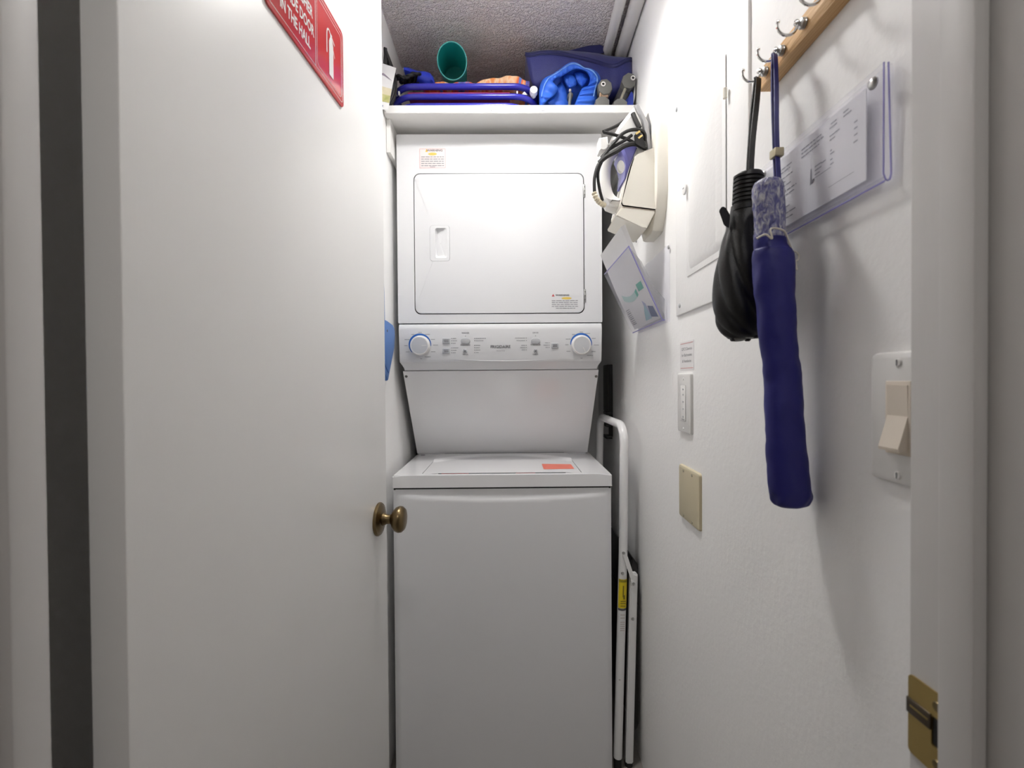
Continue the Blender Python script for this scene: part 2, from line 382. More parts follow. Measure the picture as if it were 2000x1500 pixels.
# washer cabinet
bm = B(); box(bm, WL+.004, WR-.004, YF+.012, 2.20, .012, ZS-.004, .003); obj('washer_cabinet', bm, enamel_s, lc)
bm = B()
NX, NZ_ = 60, 80; rows = []
for j in range(NZ_+1):
    v = j/NZ_; z = .008+(ZS-.006-.008)*(v**.55 if v < 1 else 1)
    row = []
    for i in range(NX+1):
        u = i/NX; x = WL+.0015+(WR-WL-.003)*u
        za = ZS-.022-.016*(1-(2*u-1)**2)              # the arc below which the front bulges out
        t = min(1, max(0, (za+.008-z)/.014)); t = t*t*(3-2*t)
        e = min(u, 1-u)*(WR-WL); ed = min(1, e/.012); rr = .010*(1-math.sqrt(max(0, 1-(1-ed)**2)))
        row.append(bm.verts.new((x, YF+.006-.006*t*min(1, e/.07)+rr*.7, z)))
    rows.append(row)
for j in range(NZ_):
    for i in range(NX): bm.faces.new((rows[j][i], rows[j][i+1], rows[j+1][i+1], rows[j+1][i]))
edge = [r[0] for r in rows]; edge2 = [r[-1] for r in rows]
ex = bmesh.ops.extrude_edge_only(bm, edges=[e for e in bm.edges if e.is_boundary])
bmesh.ops.translate(bm, verts=[g for g in ex['geom'] if isinstance(g, bmesh.types.BMVert)], vec=(0, .014, 0))
obj('washer_front_panel', bm, enamel_s, lc)
bm = B(); box(bm, WL+.004, WR-.004, YF+.008, YF+.02, ZS-.008, ZS+.002); obj('seam', bm, dark_gap, lc)
bm = B(); box(bm, WL+.02, WR-.02, YF+.04, YF+.06, 0, .013); obj('toe_kick', bm, dark_gap, lc)
# deck with lid opening, lid
LL, LR, LY0, LY1 = -.272, .230, 1.436, 1.790
deckf = lambda u, v, h: Vector((u, v, h))
bm = B(); plate_hole(bm, rrect(WL, WR, YF, 2.20, .006, 3), rrect(LL-.0025, LR+.0025, LY0-.0025, LY1+.001, .012, 4), deckf, ZS, ZDK)
bmesh.ops.bevel(bm, geom=[e for e in bm.edges if all(abs(v.co.z-ZDK) < 1e-5 for v in e.verts) and all(min(abs(v.co.x-WL), abs(v.co.x-WR), abs(v.co.y-YF)) < .0061 for v in e.verts)], offset=.004, segments=3, affect='EDGES')
dk = obj('washer_deck', bm, enamel, lc)
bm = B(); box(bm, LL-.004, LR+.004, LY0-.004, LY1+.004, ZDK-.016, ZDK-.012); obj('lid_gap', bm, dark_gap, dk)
bm = B(); NX, NY = 40, 40; rows = []
for j in range(NY+1):
    y = LY0+(LY1-LY0)*(j/NY if j != 1 else 1.45/NY); row = []
    for i in range(NX+1):
        u = i/NX; x = LL+(LR-LL)*u
        ya = 1.635+.125*(1-(2*u-1)**2)
        t = min(1, max(0, (y-ya)/.03)); t = t*t*(3-2*t)
        zz = ZDK+.006*t
        fr = (y-LY0)
        yy = y+.011*min(1, max(0, (u-.05)/.03))*min(1, max(0, (.95-u)/.03)) if j == 0 else y
        row.append(bm.verts.new((x, yy, zz)))
    rows.append(row)
for j in range(NY):
    for i in range(NX): bm.faces.new((rows[j][i], rows[j][i+1], rows[j+1][i+1], rows[j+1][i]))
ex = bmesh.ops.extrude_edge_only(bm, edges=[e for e in bm.edges if e.is_boundary])
for g in ex['geom']:
    if isinstance(g, bmesh.types.BMVert): g.co.z = ZDK-.011
lid = obj('lid', bm, enamel, lc)
ZT, YT, ZB_, YB = 1.279, 1.566, .957, 1.800
def deckpx(px, py, z=ZDK): d = ray(px, py); return CAM+d*((z-CAM_Z)/d.z)
bm = B(); box(bm, LL+.048, LR-.048, LY0+.0100, LY0+.0108, ZDK-.010, ZDK-.0008); obj('finger_slot_shade', bm, dark_gap, lid)  # dark strip paints the shade on the lid's white front face
bm = B(); box(bm, LL+.02, LR-.01, YB+.001, YB+.0035, ZDK+.0005, ZB_+.001); obj('hinge_gap_shade', bm, dark_gap, lid)  # dark strip paints the shadow below the splash panel
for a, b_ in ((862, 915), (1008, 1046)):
    bm = B(); p, q = deckpx(a, 925), deckpx(b_, 925); box(bm, p.x, q.x, LY0+.0088, LY0+.0100, ZDK-.008, ZDK-.0012); obj('red_reflection_strip', bm, red_i, lid)  # red reflection in the slot, painted as strips
bm = B(); quad(bm, [deckpx(*p, ZDK+.0006) for p in ((1062, 916.5), (1122, 915.5), (1115, 906.5), (1058, 906))]); o = obj('sticker', bm, sticker_r, lid); o['label'] = 'orange red rectangular sticker'
bm = B()
for k in range(3):
    a, b_ = (1066+k, 913.5-k*2.4), (1115-k, 913-k*2.4); A_, B_ = deckpx(*a, ZDK+.0009), deckpx(*b_, ZDK+.0009)
    quad(bm, [A_, B_, B_+Vector((0, .004, 0)), A_+Vector((0, .004, 0))])
obj('sticker_print', bm, mat('sticker_print_m', (.86, .33, .25), .5), lid)
bm = B(); p = deckpx(826, 889); box(bm, p.x-.008, p.x+.008, p.y-.005, p.y+.005, ZDK-.001, ZDK+.0008, .0004); obj('badge', bm, ink, dk)
# sloped splash panel between washer and console
ZT, YT, ZB_, YB = 1.279, 1.566, .957, 1.800
bm = B(); loft(bm, [[(x, YT, ZT), (x, YB, ZB_), (x, YB+.02, ZB_), (x, YT+.03, ZT)] for x in (XL+.006, XR-.006)]); sp = obj('splash_panel', bm, enamel, lc)
SN = Vector((0, -(ZT-ZB_), -(YB-YT))).normalized()
for px in (793, 1165):
    p = at(px, 735, YT+.009); p = Vector((p.x, YT+(ZT-p.z)*(YB-YT)/(ZT-ZB_), p.z))
    bm = B(); lathe(bm, [(0, -.001), (.005, -.001), (.0045, .0022), (.002, .003), (0, .003)], p, SN, 12); obj('screw', bm, grey_p, sp)
bm = B(); box(bm, XL+.012, XR-.012, YB+.004, 2.19, .945, ZT); obj('column', bm, enamel_s, lc)
# control console
ZC0, ZC1 = ZT+.002, 1.4355
CF0, CF1 = (1.5255, 1.4155), (1.5335, 1.318)        # (y, z) top and bottom of the flat control face
prof = [(1.60, ZC1), (1.534, ZC1), (1.530, ZC1-.003), (1.5265, 1.424), CF0, CF1, (1.5375, 1.308), (1.560, 1.289), (1.564, 1.283), (1.568, ZC0), (1.60, ZC0)]
def csec(x, dx): return [(x+(dx if i in (7, 8, 9) else 0), y, z) for i, (y, z) in enumerate(prof)]
bm = B(); loft(bm, [csec(XL+.003, .010), csec(XL+.016, .006), csec(XR-.016, -.006), csec(XR-.003, -.010)]); con = obj('control_console', bm, enamel_s, lc, ang=25)
cfd = Vector((0, CF1[0]-CF0[0], CF1[1]-CF0[1])).normalized(); cfn = Vector((0, cfd.z, -cfd.y)); cfn = -cfn if cfn.y > 0 else cfn
cfo = Vector((0, CF0[0], CF0[1]))
def CPX(px, py):
    p = cut(px, py, cfo, cfn); return p.x, (p-cfo).dot(-cfd)
def CP(u, v, h): return cfo + Vector((u, 0, 0)) - cfd*v + cfn*h
def PXD(px): return px*KD
for px, py, a0, a1, col, ptr in ((821, 675, -128, 92, 0, 2), (1135, 674, -88, 92, 1, -62)):
    u, v = CPX(px, py); r = PXD(19)
    dname = 'dial'
    bm = B(); lathe(bm, [(0, 0), (r*1.02, 0), (r*1.02, .003), (r*.99, .012), (r*.93, .0175), (r*.86, .0185), (r*.80, .0178)], CP(u, v, 0), cfn, 40)
    d_ = obj('dial', bm, plastic_w, con)
    bm = B(); lathe(bm, [(0, .0165), (r*.83, .0165), (r*.82, .0182), (r*.4, .0190), (0, .0192)], CP(u, v, 0), cfn, 32); obj('dial_face', bm, mat('dial_grey', (.60, .61, .63), .4, var=.02), d_)
    bm = B(); a = math.radians(ptr); du, dv = math.cos(a), math.sin(a)
    quad(bm, [CP(u+du*r*q+dv*s_*.0009, v+dv*r*q-du*s_*.0009, .0198) for q, s_ in ((.25, 1), (.25, -1), (.76, -1), (.76, 1))]); obj('pointer', bm, white_i, d_)
    bm = B(); n = 40
    for i in range(n):
        wd = lambda k: r*(1.08+.135*math.sin(PI*min(1, max(0, k/n))**.9)+.03)
        A1, A2 = [math.radians(90-(a0+(a1-a0)*k/n)) for k in (i, i+1)]
        quad(bm, [CP(u+math.cos(q)*R_, v+math.sin(q)*R_, .0006) for q, R_ in ((A1, r*1.05), (A2, r*1.05), (A2, wd(i+1)), (A1, wd(i)))])
    obj('blue_arc', bm, blue_i, con)
    bm = B()
    for k, aa in enumerate((-118, -90, -62, -32, 0, 32, 62, 88, 118, 150, 178) if col == 0 else (-118, -88, -62, -35, 0, 28, 60, 90, 120, 142, 178)):
        q = math.radians(90-aa); L_ = (.013, .011, .016, .010, .011, .016, .013, .017, .014, .020, .007)[k]
        cu_, cv_ = u+math.cos(q)*(r*1.30+L_*.5*abs(math.cos(q))), v+math.sin(q)*r*1.34
        lines(bm, cu_-L_/2, cu_+L_/2, cv_, .0022, CP, .0005, seed=k)
    obj('dial_marks', bm, ink_l, con)
def key(px, py, wpx, hpx, rr=.004, name='button', m=None):
    u, v = CPX(px, py); w_, h_ = PXD(wpx)/2, PXD(hpx)/2
    bm = B(); prism(bm, rrect(u-w_, u+w_, v-h_, v+h_, min(rr, h_*.95), 5), CP, 0, .0032, .0014); o = obj(name, bm, m or grey_lt, con)
    return o, u, v
for px, py in ((871.5, 666), (871.5, 685.5), (1083.5, 675)):
    o, u, v = key(px, py, 14.5, 10.5, .003); bm = B(); lines(bm, u-.008, u+.008, v+.003, .002, CP, .0036, seed=1); lines(bm, u-.006, u+.008, v-.002, .002, CP, .0036, seed=2); obj('button_print', bm, ink, o)
for px in (909, 1046): key(px, 666, 18, 11, .009)
for px in (908.5, 1046):
    u, v = CPX(px, 685.5); bm = B(); lathe(bm, [(0, 0), (.0068, 0), (.0066, .003), (.005, .0036), (0, .0036)], CP(u, v, 0), cfn, 20); o = obj('button', bm, grey_lt, con)
    bm = B()
    for s_ in (-1, 1): quad(bm, [CP(u+a*.0042+b_*.0006, v+s_*a*.0042-s_*b_*.0006, .004) for a, b_ in ((-1, 1), (-1, -1), (1, -1), (1, 1))])
    obj('button_print', bm, ink, o)
for s, px, py, sz in (('WASHER', 909, 650.5, .0072), ('START/PAUSE', 909, 674, .0062), ('CANCEL', 909, 692.5, .0058), ('DRYER', 1046, 650.0, .0072), ('START/PAUSE', 1046, 673.5, .0062), ('CANCEL', 1046, 692, .0058)):
    bm = B(); text(bm, s, sz, CP, .0005, org=CPX(px, py), sx=.9); obj('control_lettering', bm, ink, con)
bm = B(); text(bm, 'FRIGIDAIRE', .0135, CP, .0005, org=CPX(977.5, 677.5), sx=.98, bold=.00025); obj('brand_lettering', bm, ink, con)
bm = B(); text(bm, 'Heavy Duty', .0062, CP, .0005, org=CPX(978, 685), sx=.95); obj('duty_lettering', bm, ink_l, con)
bm = B(); bm2 = B(); bm3 = B()
def dot(px, py, r=.0013): u, v = CPX(px, py); quad(bm, [CP(u+r*math.cos(a), v+r*math.sin(a), .0006) for a in [2*PI*k/8 for k in range(8)]])
dot(909, 656.5); dot(1046, 656)
for px, ys, d_, ls in ((927, (661, 665.5, 674.7, 679.2, 683.8, 688.7), 1, (20, 15, 9, 8, 9, 6)), (1028, (660.3, 665.2, 674.4, 678.8, 683.5), -1, (20, 17, 8, 10, 7)), (882, (661, 665.7, 670.5, 679.5, 684.4, 689), 1, (7, 9, 6, 11, 8, 6)), (1072.5, (669.5, 674, 678.5), -1, (6, 9, 5))):
    for y_, l_ in zip(ys, ls):
        dot(px, y_); u, v = CPX(px, y_); a, b_ = sorted((u+d_*.0035, u+d_*(.0035+PXD(l_)))); lines(bm2, a, b_, v, .0022, CP, .0005, seed=int(y_*7))
tag(obj('indicator_dots', bm, ink, con), kind='stuff'); tag(obj('indicator_print', bm2, ink_l, con), kind='stuff')
bm = B(); pth = []
for k in range(25):
    t = k/24; px = 880+200*t; py = 701+4.2*(1-(2*t-1)**2)
    u, v = CPX(px, py); pth.append(CP(u, v, -.0002))
tube(bm, pth, .0012, 6, scale=[max(.05, math.sin(PI*k/24)) for k in range(25)]); obj('arc_ridge', bm, enamel_s, con)
# dryer cabinet, front with door opening, door
ZD0, ZD1 = ZC1+.003, 1.25+475*KD
bm = B(); box(bm, XL, XR, YD+.012, 2.20, ZD0, ZD1, .003); obj('dryer_cabinet', bm, enamel_s, lc)
dl, dr = (811.5-992)*KD, (1143-992)*KD; db, dt = 1.25+(740-613.5)*KD, 1.25+(740-340)*KD
FY = FP(YD+.013)
bm = B(); plate_hole(bm, rrect(XL, XR, ZD0, ZD1, .004, 3), rrect(dl, dr, db, dt, .022, 8), FY, 0, .013); obj('dryer_front', bm, enamel_s, lc)
bm = B(); box(bm, XL+.01, XR-.01, YD+.02, YD+.03, ZD0-.006, ZD0+.002); obj('seam', bm, dark_gap, lc)
bm = B(); prism(bm, rrect(dl-.002, dr+.002, db-.002, dt+.002, .02, 4), FY, .0002, .002); obj('door_gap', bm, dark_gap, lc)
g = .0030
hl, hr_, hb, ht = (842.5-992)*KD, (881-992)*KD, 1.25+(740-510.5)*KD, 1.25+(740-441)*KD
bm = B(); plate_hole(bm, rrect(dl+g, dr-g, db+g, dt-g, .020, 8), rrect(hl, hr_, hb, ht, .010, 5), FY, .003, .0145)
bmesh.ops.bevel(bm, geom=[e for e in bm.edges if all(abs(v.co.y-(YD+.013-.0145)) < 1e-5 for v in e.verts) and all(v.co.x < dl+.026 or v.co.x > dr-.026 or v.co.z < db+.026 or v.co.z > dt-.026 for v in e.verts)], offset=.0016, segments=2, affect='EDGES')
dd = obj('dryer_door', bm, enamel_s, lc)
# handle insert: flat bezel with a scooped finger pocket
pl, pr, pb_, pt = (853-992)*KD, (876-992)*KD, hb+.011, ht-.009
bm = B(); plate_hole(bm, rrect(hl+.0006, hr_-.0006, hb+.0006, ht-.0006, .0095, 5), rrect(pl, pr, pb_, pt, .006, 5), FY, .005, .0150)
inn = rrect(pl, pr, pb_, pt, .006, 5); cen = ((pl+pr)/2, (pb_+pt)/2)
rg = [[FY(u, v, .0150) for u, v in inn]]
for k in (.9, .6, .2):
    rg.append([FY(cen[0]+(u-cen[0])*k**.3-(.004*(1-k)), cen[1]+(v-cen[1])*k**.12, .0150-.0145*(1-k)*(1 if u < cen[0] else .35)) for u, v in inn])
loft(bm, rg[::-1], False); obj_pocket = rg[-1]; cpt = sum(obj_pocket, Vector())/len(obj_pocket); loft(bm, [[p for p in obj_pocket], [p.lerp(cpt, .98)+Vector((0, .0005, 0)) for p in obj_pocket]], False)
obj('door_handle', bm, enamel_s, dd)
for y0, y1 in ((363, 388), (566, 592)):
    bm = B(); z0, z1 = 1.25+(740-y1)*KD, 1.25+(740-y0)*KD; box(bm, dr-.0028, dr+.004, YD-.0025, YD+.003, z0, z1, .001); hg = obj('hinge', bm, steel, lc)
    for q in (.2, .5, .8):
        bm = B(); lathe(bm, [(0, 0), (.002, 0), (.0015, .0012), (0, .0014)], (dr+.0012, YD-.0025, z0+(z1-z0)*q), (0, -1, 0), 8); obj('hinge_screw', bm, grey_p, hg)
# warning labels
FD = FP(YD-.0016); FN = FP(YD)
def px2(px, py): return (px-992)*KD, 1.25+(740-py)*KD
def warning(parent, f, x0, x1, y0, y1, bordered, head):
    u0, v1 = px2(x0, y0); u1, v0 = px2(x1, y1); W_ = u1-u0; H_ = v1-v0
    o = parent
    if bordered:
        bm = B(); prism(bm, rrect(u0-.002, u1+.002, v0-.003, v1+.003, .002, 2), f, 0, .0002); o = obj('warning_label', bm, sticker_p, parent)
        bm = B(); outline(bm, u0, u1, v0, v1, .001, .0009, f, .0005); obj('label_border', bm, mat('label_pink', (.55, .30, .32), .5), o)
        cu_ = (u0+u1)/2; hx = cu_+.002
    else:
        bm = B(); prism(bm, rrect(u0-.002, u1+.002, v0-.003, v1+.003, .002, 2), f, 0, .0002); o = obj('warning_label', bm, mat('label_film', (.74, .745, .755), .26, var=.0), parent)
        cu_ = (u0+u1)/2; hx = u0+W_*.36
    bm = B(); text(bm, 'WARNING', H_*.15, f, .0006, org=(hx+W_*.06, v1-H_*.09), sx=1.15, bold=.0002); obj('label_heading', bm, ink, o)
    bm = B(); quad(bm, [f(hx-W_*.30, v1-H_*.16, .0006), f(hx-W_*.20, v1-H_*.16, .0006), f(hx-W_*.25, v1-H_*.0, .0006)]); obj('label_triangle', bm, red_i if not bordered else orange_i, o)
    bm = B(); uc = cu_+(W_*.06 if not bordered else 0)
    bm.faces.new([bm.verts.new(f(uc+W_*.17*math.cos(a), v1-H_*.27+H_*.075*math.sin(a), .0006)) for a in [2*PI*k/16 for k in range(16)]]); obj('label_badge', bm, gold_i, o)
    bm = B()
    for k in range(5): lines(bm, u0+W_*(.06 if bordered or k < 4 else .2), u1-W_*(.06 if bordered or k < 4 else .15), v1-H_*(.42+.115*k), H_*.045, f, .0006, seed=k+int(x0))
    if bordered: lines(bm, cu_-W_*.1, cu_+W_*.1, v1-H_*.945, H_*.04, f, .0006, seed=9)
    obj('label_text', bm, ink_l, o)
warning(lc, FN, 824, 874, 293, 330, True, 0)
warning(dd, FD, 1075, 1133, 575, 607, False, 1)

# ================================================================== shelf and what lies on it
SY, SZ0, SZ1 = 1.453, 2.0925, 2.1185
sh = thing('wall_shelf', 'white painted wooden shelf across the closet above the dryer', 'shelf', (0, 1.8, SZ0))
bm = B(); SR = WP(1.453, 0).x
loft(bm, [[(LX+.001, SY, z), (SR-.001, SY, z), (WP(2.24, 0).x-.002, 2.24, z), (LX+.001, 2.24, z)] for z in (SZ0, SZ1)])
bmesh.ops.bevel(bm, geom=list(bm.edges), offset=.0015, segments=2, affect='EDGES'); obj('board', bm, shelf_m, sh)
bm = B(); box(bm, LX+.001, LX+.014, SY+.03, 2.24, 1.985, SZ0, .001); obj('cleat', bm, shelf_m, sh)
bm = B(); loft(bm, [[WP(s, z, h) for s, h in ((SY+.03, .001), (2.2, .001), (2.2, .018), (SY+.03, .018))] for z in (2.02, SZ0)]); obj('cleat', bm, shelf_m, sh)
SF = FP(SY)
bm = B(); prism(bm, rrect(at(957, 216, SY).x, at(1040, 216, SY).x, SZ0+.006, SZ1-.006, .001, 2), SF, 0, .0003); lb = obj('shelf_label', bm, mat('label_tape', (.80, .80, .79), .4), sh)
bm = B(); text(bm, 'ALL ITEMS FOR GUEST USE', .0088, SF, .0006, org=((at(957, 216, SY).x+at(1040, 216, SY).x)/2, (SZ0+SZ1)/2), sx=.96); obj('shelf_lettering', bm, mat('faint_ink', (.45, .45, .45), .6), lb)
for px in (959.5, 1038):
    bm = B(); p = at(px, 216, SY-.0006); quad(bm, [p+Vector((a*.0009, 0, b_*.003)) for a, b_ in ((-1, -1), (1, -1), (1, 1), (-1, 1))]); obj('label_tick', bm, ink, lb)
bm = B(); p = at(1061, 216.5, SY); box(bm, p.x-.005, p.x+.005, SY-.0008, SY+.001, p.z-.0011, p.z+.0011, .0004); obj('nick', bm, ink_l, sh)

# folded beach chair: three U frames lying flat, sling between
bc = thing('folded_beach_chair', 'folded beach chair with blue tube frames and red sling lying on shelf', 'beach chair', (-.14, 1.75, SZ1))
def U_frame(xl, xr, yf, yb, z, dz, r, rc, bm):
    pts = [Vector((xl, yb, z+dz))]
    for cx, a0, a1 in ((xl+rc, PI, 1.5*PI), (xr-rc, 1.5*PI, 2*PI)):
        for k in range(9):
            a = a0+(a1-a0)*k/8; y = yf+rc+rc*math.sin(a); pts.append(Vector((cx+rc*math.cos(a), y, z+dz*(y-yf)/(yb-yf))))
    pts.append(Vector((xr, yb, z+dz))); return tube(bm, pts, r, 12)
zt1 = at(900, 169.5, 1.50).z; zt2 = at(900, 189, 1.493).z; zt3 = at(900, 207.5, 1.487).z
U_frame(-.372, at(1046, 190, 1.5).x, 1.50, 2.12, zt1, .0, .0100, .07, bm := B()); obj('back_frame', bm, tube_b, bc)
U_frame(-.374, at(1047, 200, 1.49).x+.004, 1.493, 2.12, zt2, -.004, .0092, .075, bm := B()); obj('seat_frame', bm, tube_b, bc)
U_frame(-.372, at(1047, 200, 1.49).x-.012, 1.487, 2.12, zt3, -.006, .0095, .085, bm := B()); obj('leg_frame', bm, tube_b, bc)
U_frame(-.370, at(1040, 200, 1.49).x, 1.50, 2.12, SZ1+.0115, 0, .0105, .085, bm := B()); obj('arm_frame', bm, tube_b, bc)
zm = (zt1+zt2)/2
for z_, c_, y_, d_ in ((zm-.0005, red_f, 1.508, .0070), ((zt2+zt3)/2, mat('dark_red_fabric', (.12, .02, .05), .8), 1.52, .005), ((zt3+SZ1)/2, navy, 1.53, .006)):
    bm = B(); x0, x1 = at(796, 180, y_).x, at(996, 180, y_).x; box(bm, x0, x1, y_, 2.08, z_-d_, z_+d_, .002); obj('sling', bm, c_, bc)
for px in (779.5, 1010):
    p = at(px, 181, 1.507); bm = B(); box(bm, p.x-.0025, p.x+.0025, 1.503, 1.512, zm-.006, zm+.007, .001); obj('clip', bm, plastic_w, bc)
for px in (771, 1024):
    p = at(px, 181, 1.515); bm = B(); loft(bm, [[Vector((p.x-.008, y, zm-.001)), Vector((p.x+.010, y, zm-.003)), Vector((p.x+.000, y, zm+.008))] for y in (1.508, 1.516)]); obj('clip', bm, plastic_w, bc)

# patterned towel folded on the chair
tw_m = ramp_mat('towel_print', [(.30, (.10, .08, .34)), (.40, (.12, .25, .62)), (.46, (.80, .12, .06)), (.53, (.86, .30, .10)), (.60, (.88, .62, .40)), (.70, (.80, .28, .08))], .9, 'noise', 9, 2, (3, .6, 1), bump=.3, distort=.4)
bm = B(); rings = []
for k in range(33):
    px = 826+208*k/32; t = k/32
    ytop = 160-2*t if t < .5 else 159-15*math.sin(min(1, (t-.5)/.35)*PI/2)
    if t > .9: ytop += (t-.9)*150
    if t < .06: ytop += (.06-t)*80
    p = at(px, ytop+1.2*math.sin(k*1.7), 1.535); zb_ = zt1+.0102
    zt_ = max(p.z, zb_+.004); ring = []
    for q in range(16):
        a = 2*PI*q/16; ca, sa = math.cos(a), math.sin(a)
        y = 1.62+.095*math.copysign(abs(ca)**.5, -ca); z = (zt_+zb_)/2+(zt_-zb_)/2*math.copysign(abs(sa)**.6, sa)
        if y < 1.55 and sa < .3: z = max(z, zb_)
        ring.append(Vector((p.x, y+.004*math.sin(k*.9), z)))
    rings.append(ring)
loft(bm, rings); tw = tag(obj('towel', bm, tw_m, base=(at(930, 160, 1.535).x, 1.62, zt1+.0102)), 'folded towel with orange and purple print on top of the blue chair frame', 'towel')
p = at(1042.5, 177, 1.488)
bm = B(); lathe(bm, [(0, 0), (.0115, 0), (.0125, .002), (.0125, .020), (.010, .022), (.009, .034), (0, .034)], (p.x, 1.482, p.z), (0, 1, .0), 20); obj('frame_end_cap', bm, plastic_w, bc)

# teal tumbler lying with its mouth to the front
c0 = at(883, 120, 1.53); ax = Vector((-.02, .97, .16)).normalized(); mn = Vector((.02, -.93, -.36)).normalized()
cup = thing('teal_cup', 'teal plastic tumbler lying on the beach chair with open mouth forward', 'cup', (c0.x, c0.y+.05, zt1+.010))
R0 = 28.5*1.53/F; U_ = ax.orthogonal().normalized(); U_ = Vector((1, 0, 0)); U_ = (U_-ax*U_.dot(ax)).normalized(); V_ = ax.cross(U_)
def cring(r, l, slant=0):
    out = []
    for k in range(32):
        a = 2*PI*k/32; q = (U_*math.cos(a)+V_*math.sin(a))*r
        out.append(c0+q+ax*(l-(q.z*slant if slant else 0)))
    return out
bm = B(); SL = .42
loft(bm, [cring(R0*.80, .125), cring(R0*.83, .130), cring(R0*.97, .02, SL), cring(R0*1.0, .002, SL), cring(R0*1.0, -.001, SL), cring(R0*.965, -.001, SL), cring(R0*.95, .01, SL), cring(R0*.80, .118), cring(R0*.1, .119)])
obj('cup_body', bm, teal, cup)
bm = B(); tube(bm, cring(R0*.985, -.001, SL), .0020, 8, closed=True); obj('rim', bm, mat('teal_rim', (.10, .45, .43), .35), cup)

# blue snorkel fin / scoop
sc = thing('blue_scoop', 'bright blue curved plastic scoop with white edge lying on the folded chair', 'scoop', (at(815, 150, 1.53).x, 1.56, zt1+.010))
top = [(788, 125), (797, 124), (806, 128), (816, 131), (828, 130), (838, 133), (845, 142), (850, 160)]; bot = [(789, 141), (797, 147), (806, 152), (816, 156), (828, 161), (836, 163), (843, 164), (848, 165)]
bm = B(); rings = []
for (a, b_), (c_, d_) in zip(top, bot):
    P, Q = at(a, b_, 1.52), at(c_, d_, 1.52); m_ = (P+Q)/2; hh = (P-Q)/2
    rings.append([m_+hh*math.cos(2*PI*k/14)+Vector((0, .035+.035*math.sin(2*PI*k/14), 0)) for k in range(14)])
loft(bm, rings); obj('scoop_body', bm, blue_p, sc)
bm = B(); P, Q = at(786.5, 126, 1.521), at(788, 141, 1.521); m_ = (P+Q)/2; hh = (P-Q)/2
loft(bm, [[m_+Vector((dx, .035, 0))+hh*.96*math.cos(2*PI*k/14)+Vector((0, .033*math.sin(2*PI*k/14), 0)) for k in range(14)] for dx in (-.002, .005)]); obj('edge_trim', bm, plastic_w, sc)
# black strap coil
st = thing('black_strap', 'black coiled strap tucked under the blue scoop', 'strap', (at(795, 155, 1.52).x, 1.53, zt1+.012))
for k in range(4):
    bm = B(); c = at(786+8*k, 155-(3 if k == 0 else 0), 1.508+.006*k); ph = k*.7
    pts = [c+Vector((.016*math.cos(a)*(1+.2*math.sin(a*2+ph)), .022*math.sin(a), .011*math.sin(a+ph)+.004*math.cos(3*a))) for a in [2*PI*i/24 for i in range(24)]]
    tube(bm, pts, .0052, 8, closed=True); obj('strap_loop', bm, black_f, st)
# black cord coil and printed card at the left end
cc = thing('black_cable_coil', 'coil of black cable standing at the left end of the shelf', 'cable', (at(752, 120, 1.52).x-.01, 1.53, SZ1))
for k in range(4):
    bm = B(); c = Vector((at(744, 160, 1.475).x, 1.466+.010*k, at(744, 160, 1.475).z)); top_z = at(750, 99+k*2, 1.477).z; ry = (top_z-SZ1-.007)/2; c.z = SZ1+.007+ry
    pts = [c+Vector((.036*math.cos(a)+.002*k, .004*math.sin(3*a+k), (ry-.004*k)*math.sin(a))) for a in [2*PI*i/28 for i in range(28)]]
    for q in pts: q.x = max(q.x, LX+.006)
    tube(bm, pts, .0055, 8, closed=True); obj('cable_loop', bm, black_r, cc)
cdm = thing('printed_card', 'printed card with a landscape picture hanging over the left shelf front edge', 'card', at(757, 215, 1.44))
A_, B_, C_, D_ = at(735, 120, 1.448), at(774, 133, 1.446), at(758.5, 215.5, 1.440), at(738, 212, 1.440)
def CD(u, v, h): p = (D_*(1-u)+C_*u)*(1-v)+(A_*(1-u)+B_*u)*v; return p+Vector((0, -h-.004*math.sin(PI*v), 0))
bm = B(); NV = 8
for sgn in (0, .0008):
    for k in range(NV): quad(bm, [CD(u, v, sgn) for u, v in ((0, k/NV), (1, k/NV), (1, (k+1)/NV), (0, (k+1)/NV))])
bmesh.ops.remove_doubles(bm, verts=bm.verts, dist=1e-6); obj('card_sheet', bm, paper, cdm)
def patch(name, pts, m_):
    bm = B(); n = len(pts); bm.faces.new([bm.verts.new(CD(u, v, .0014)) for u, v in pts]); return obj(name, bm, m_, cdm, smooth=False)
land = ramp_mat('landscape_print', [(.3, (.30, .33, .10)), (.5, (.52, .50, .22)), (.7, (.62, .58, .36))], .5, 'noise', 40, 3)
for k in range(4):
    v0 = .16+.08*k; patch('picture', [(0, v0), (1, v0), (1, v0+.08), (0, v0+.08)], land if k < 2 else mat('landscape_pale', (.66, .60, .44), .5, var=.2, scale=60))
patch('picture_cloud', [(.15, .74), (.5, .72), (.95, .66), (.7, .72), (.4, .785)], mat('grey_violet_print', (.35, .30, .38), .5))
patch('logo', [(.25, .05), (.45, .045), (.5, .075), (.38, .10), (.27, .09)], blue_g)
bm = B(); tube(bm, smooth_path([at(753, 97, 1.47), at(751, 130, 1.455), at(754, 160, 1.447), at(752, 180, 1.445)], 5), .0035, 8); obj('hang_cord', bm, black_r, cdm)

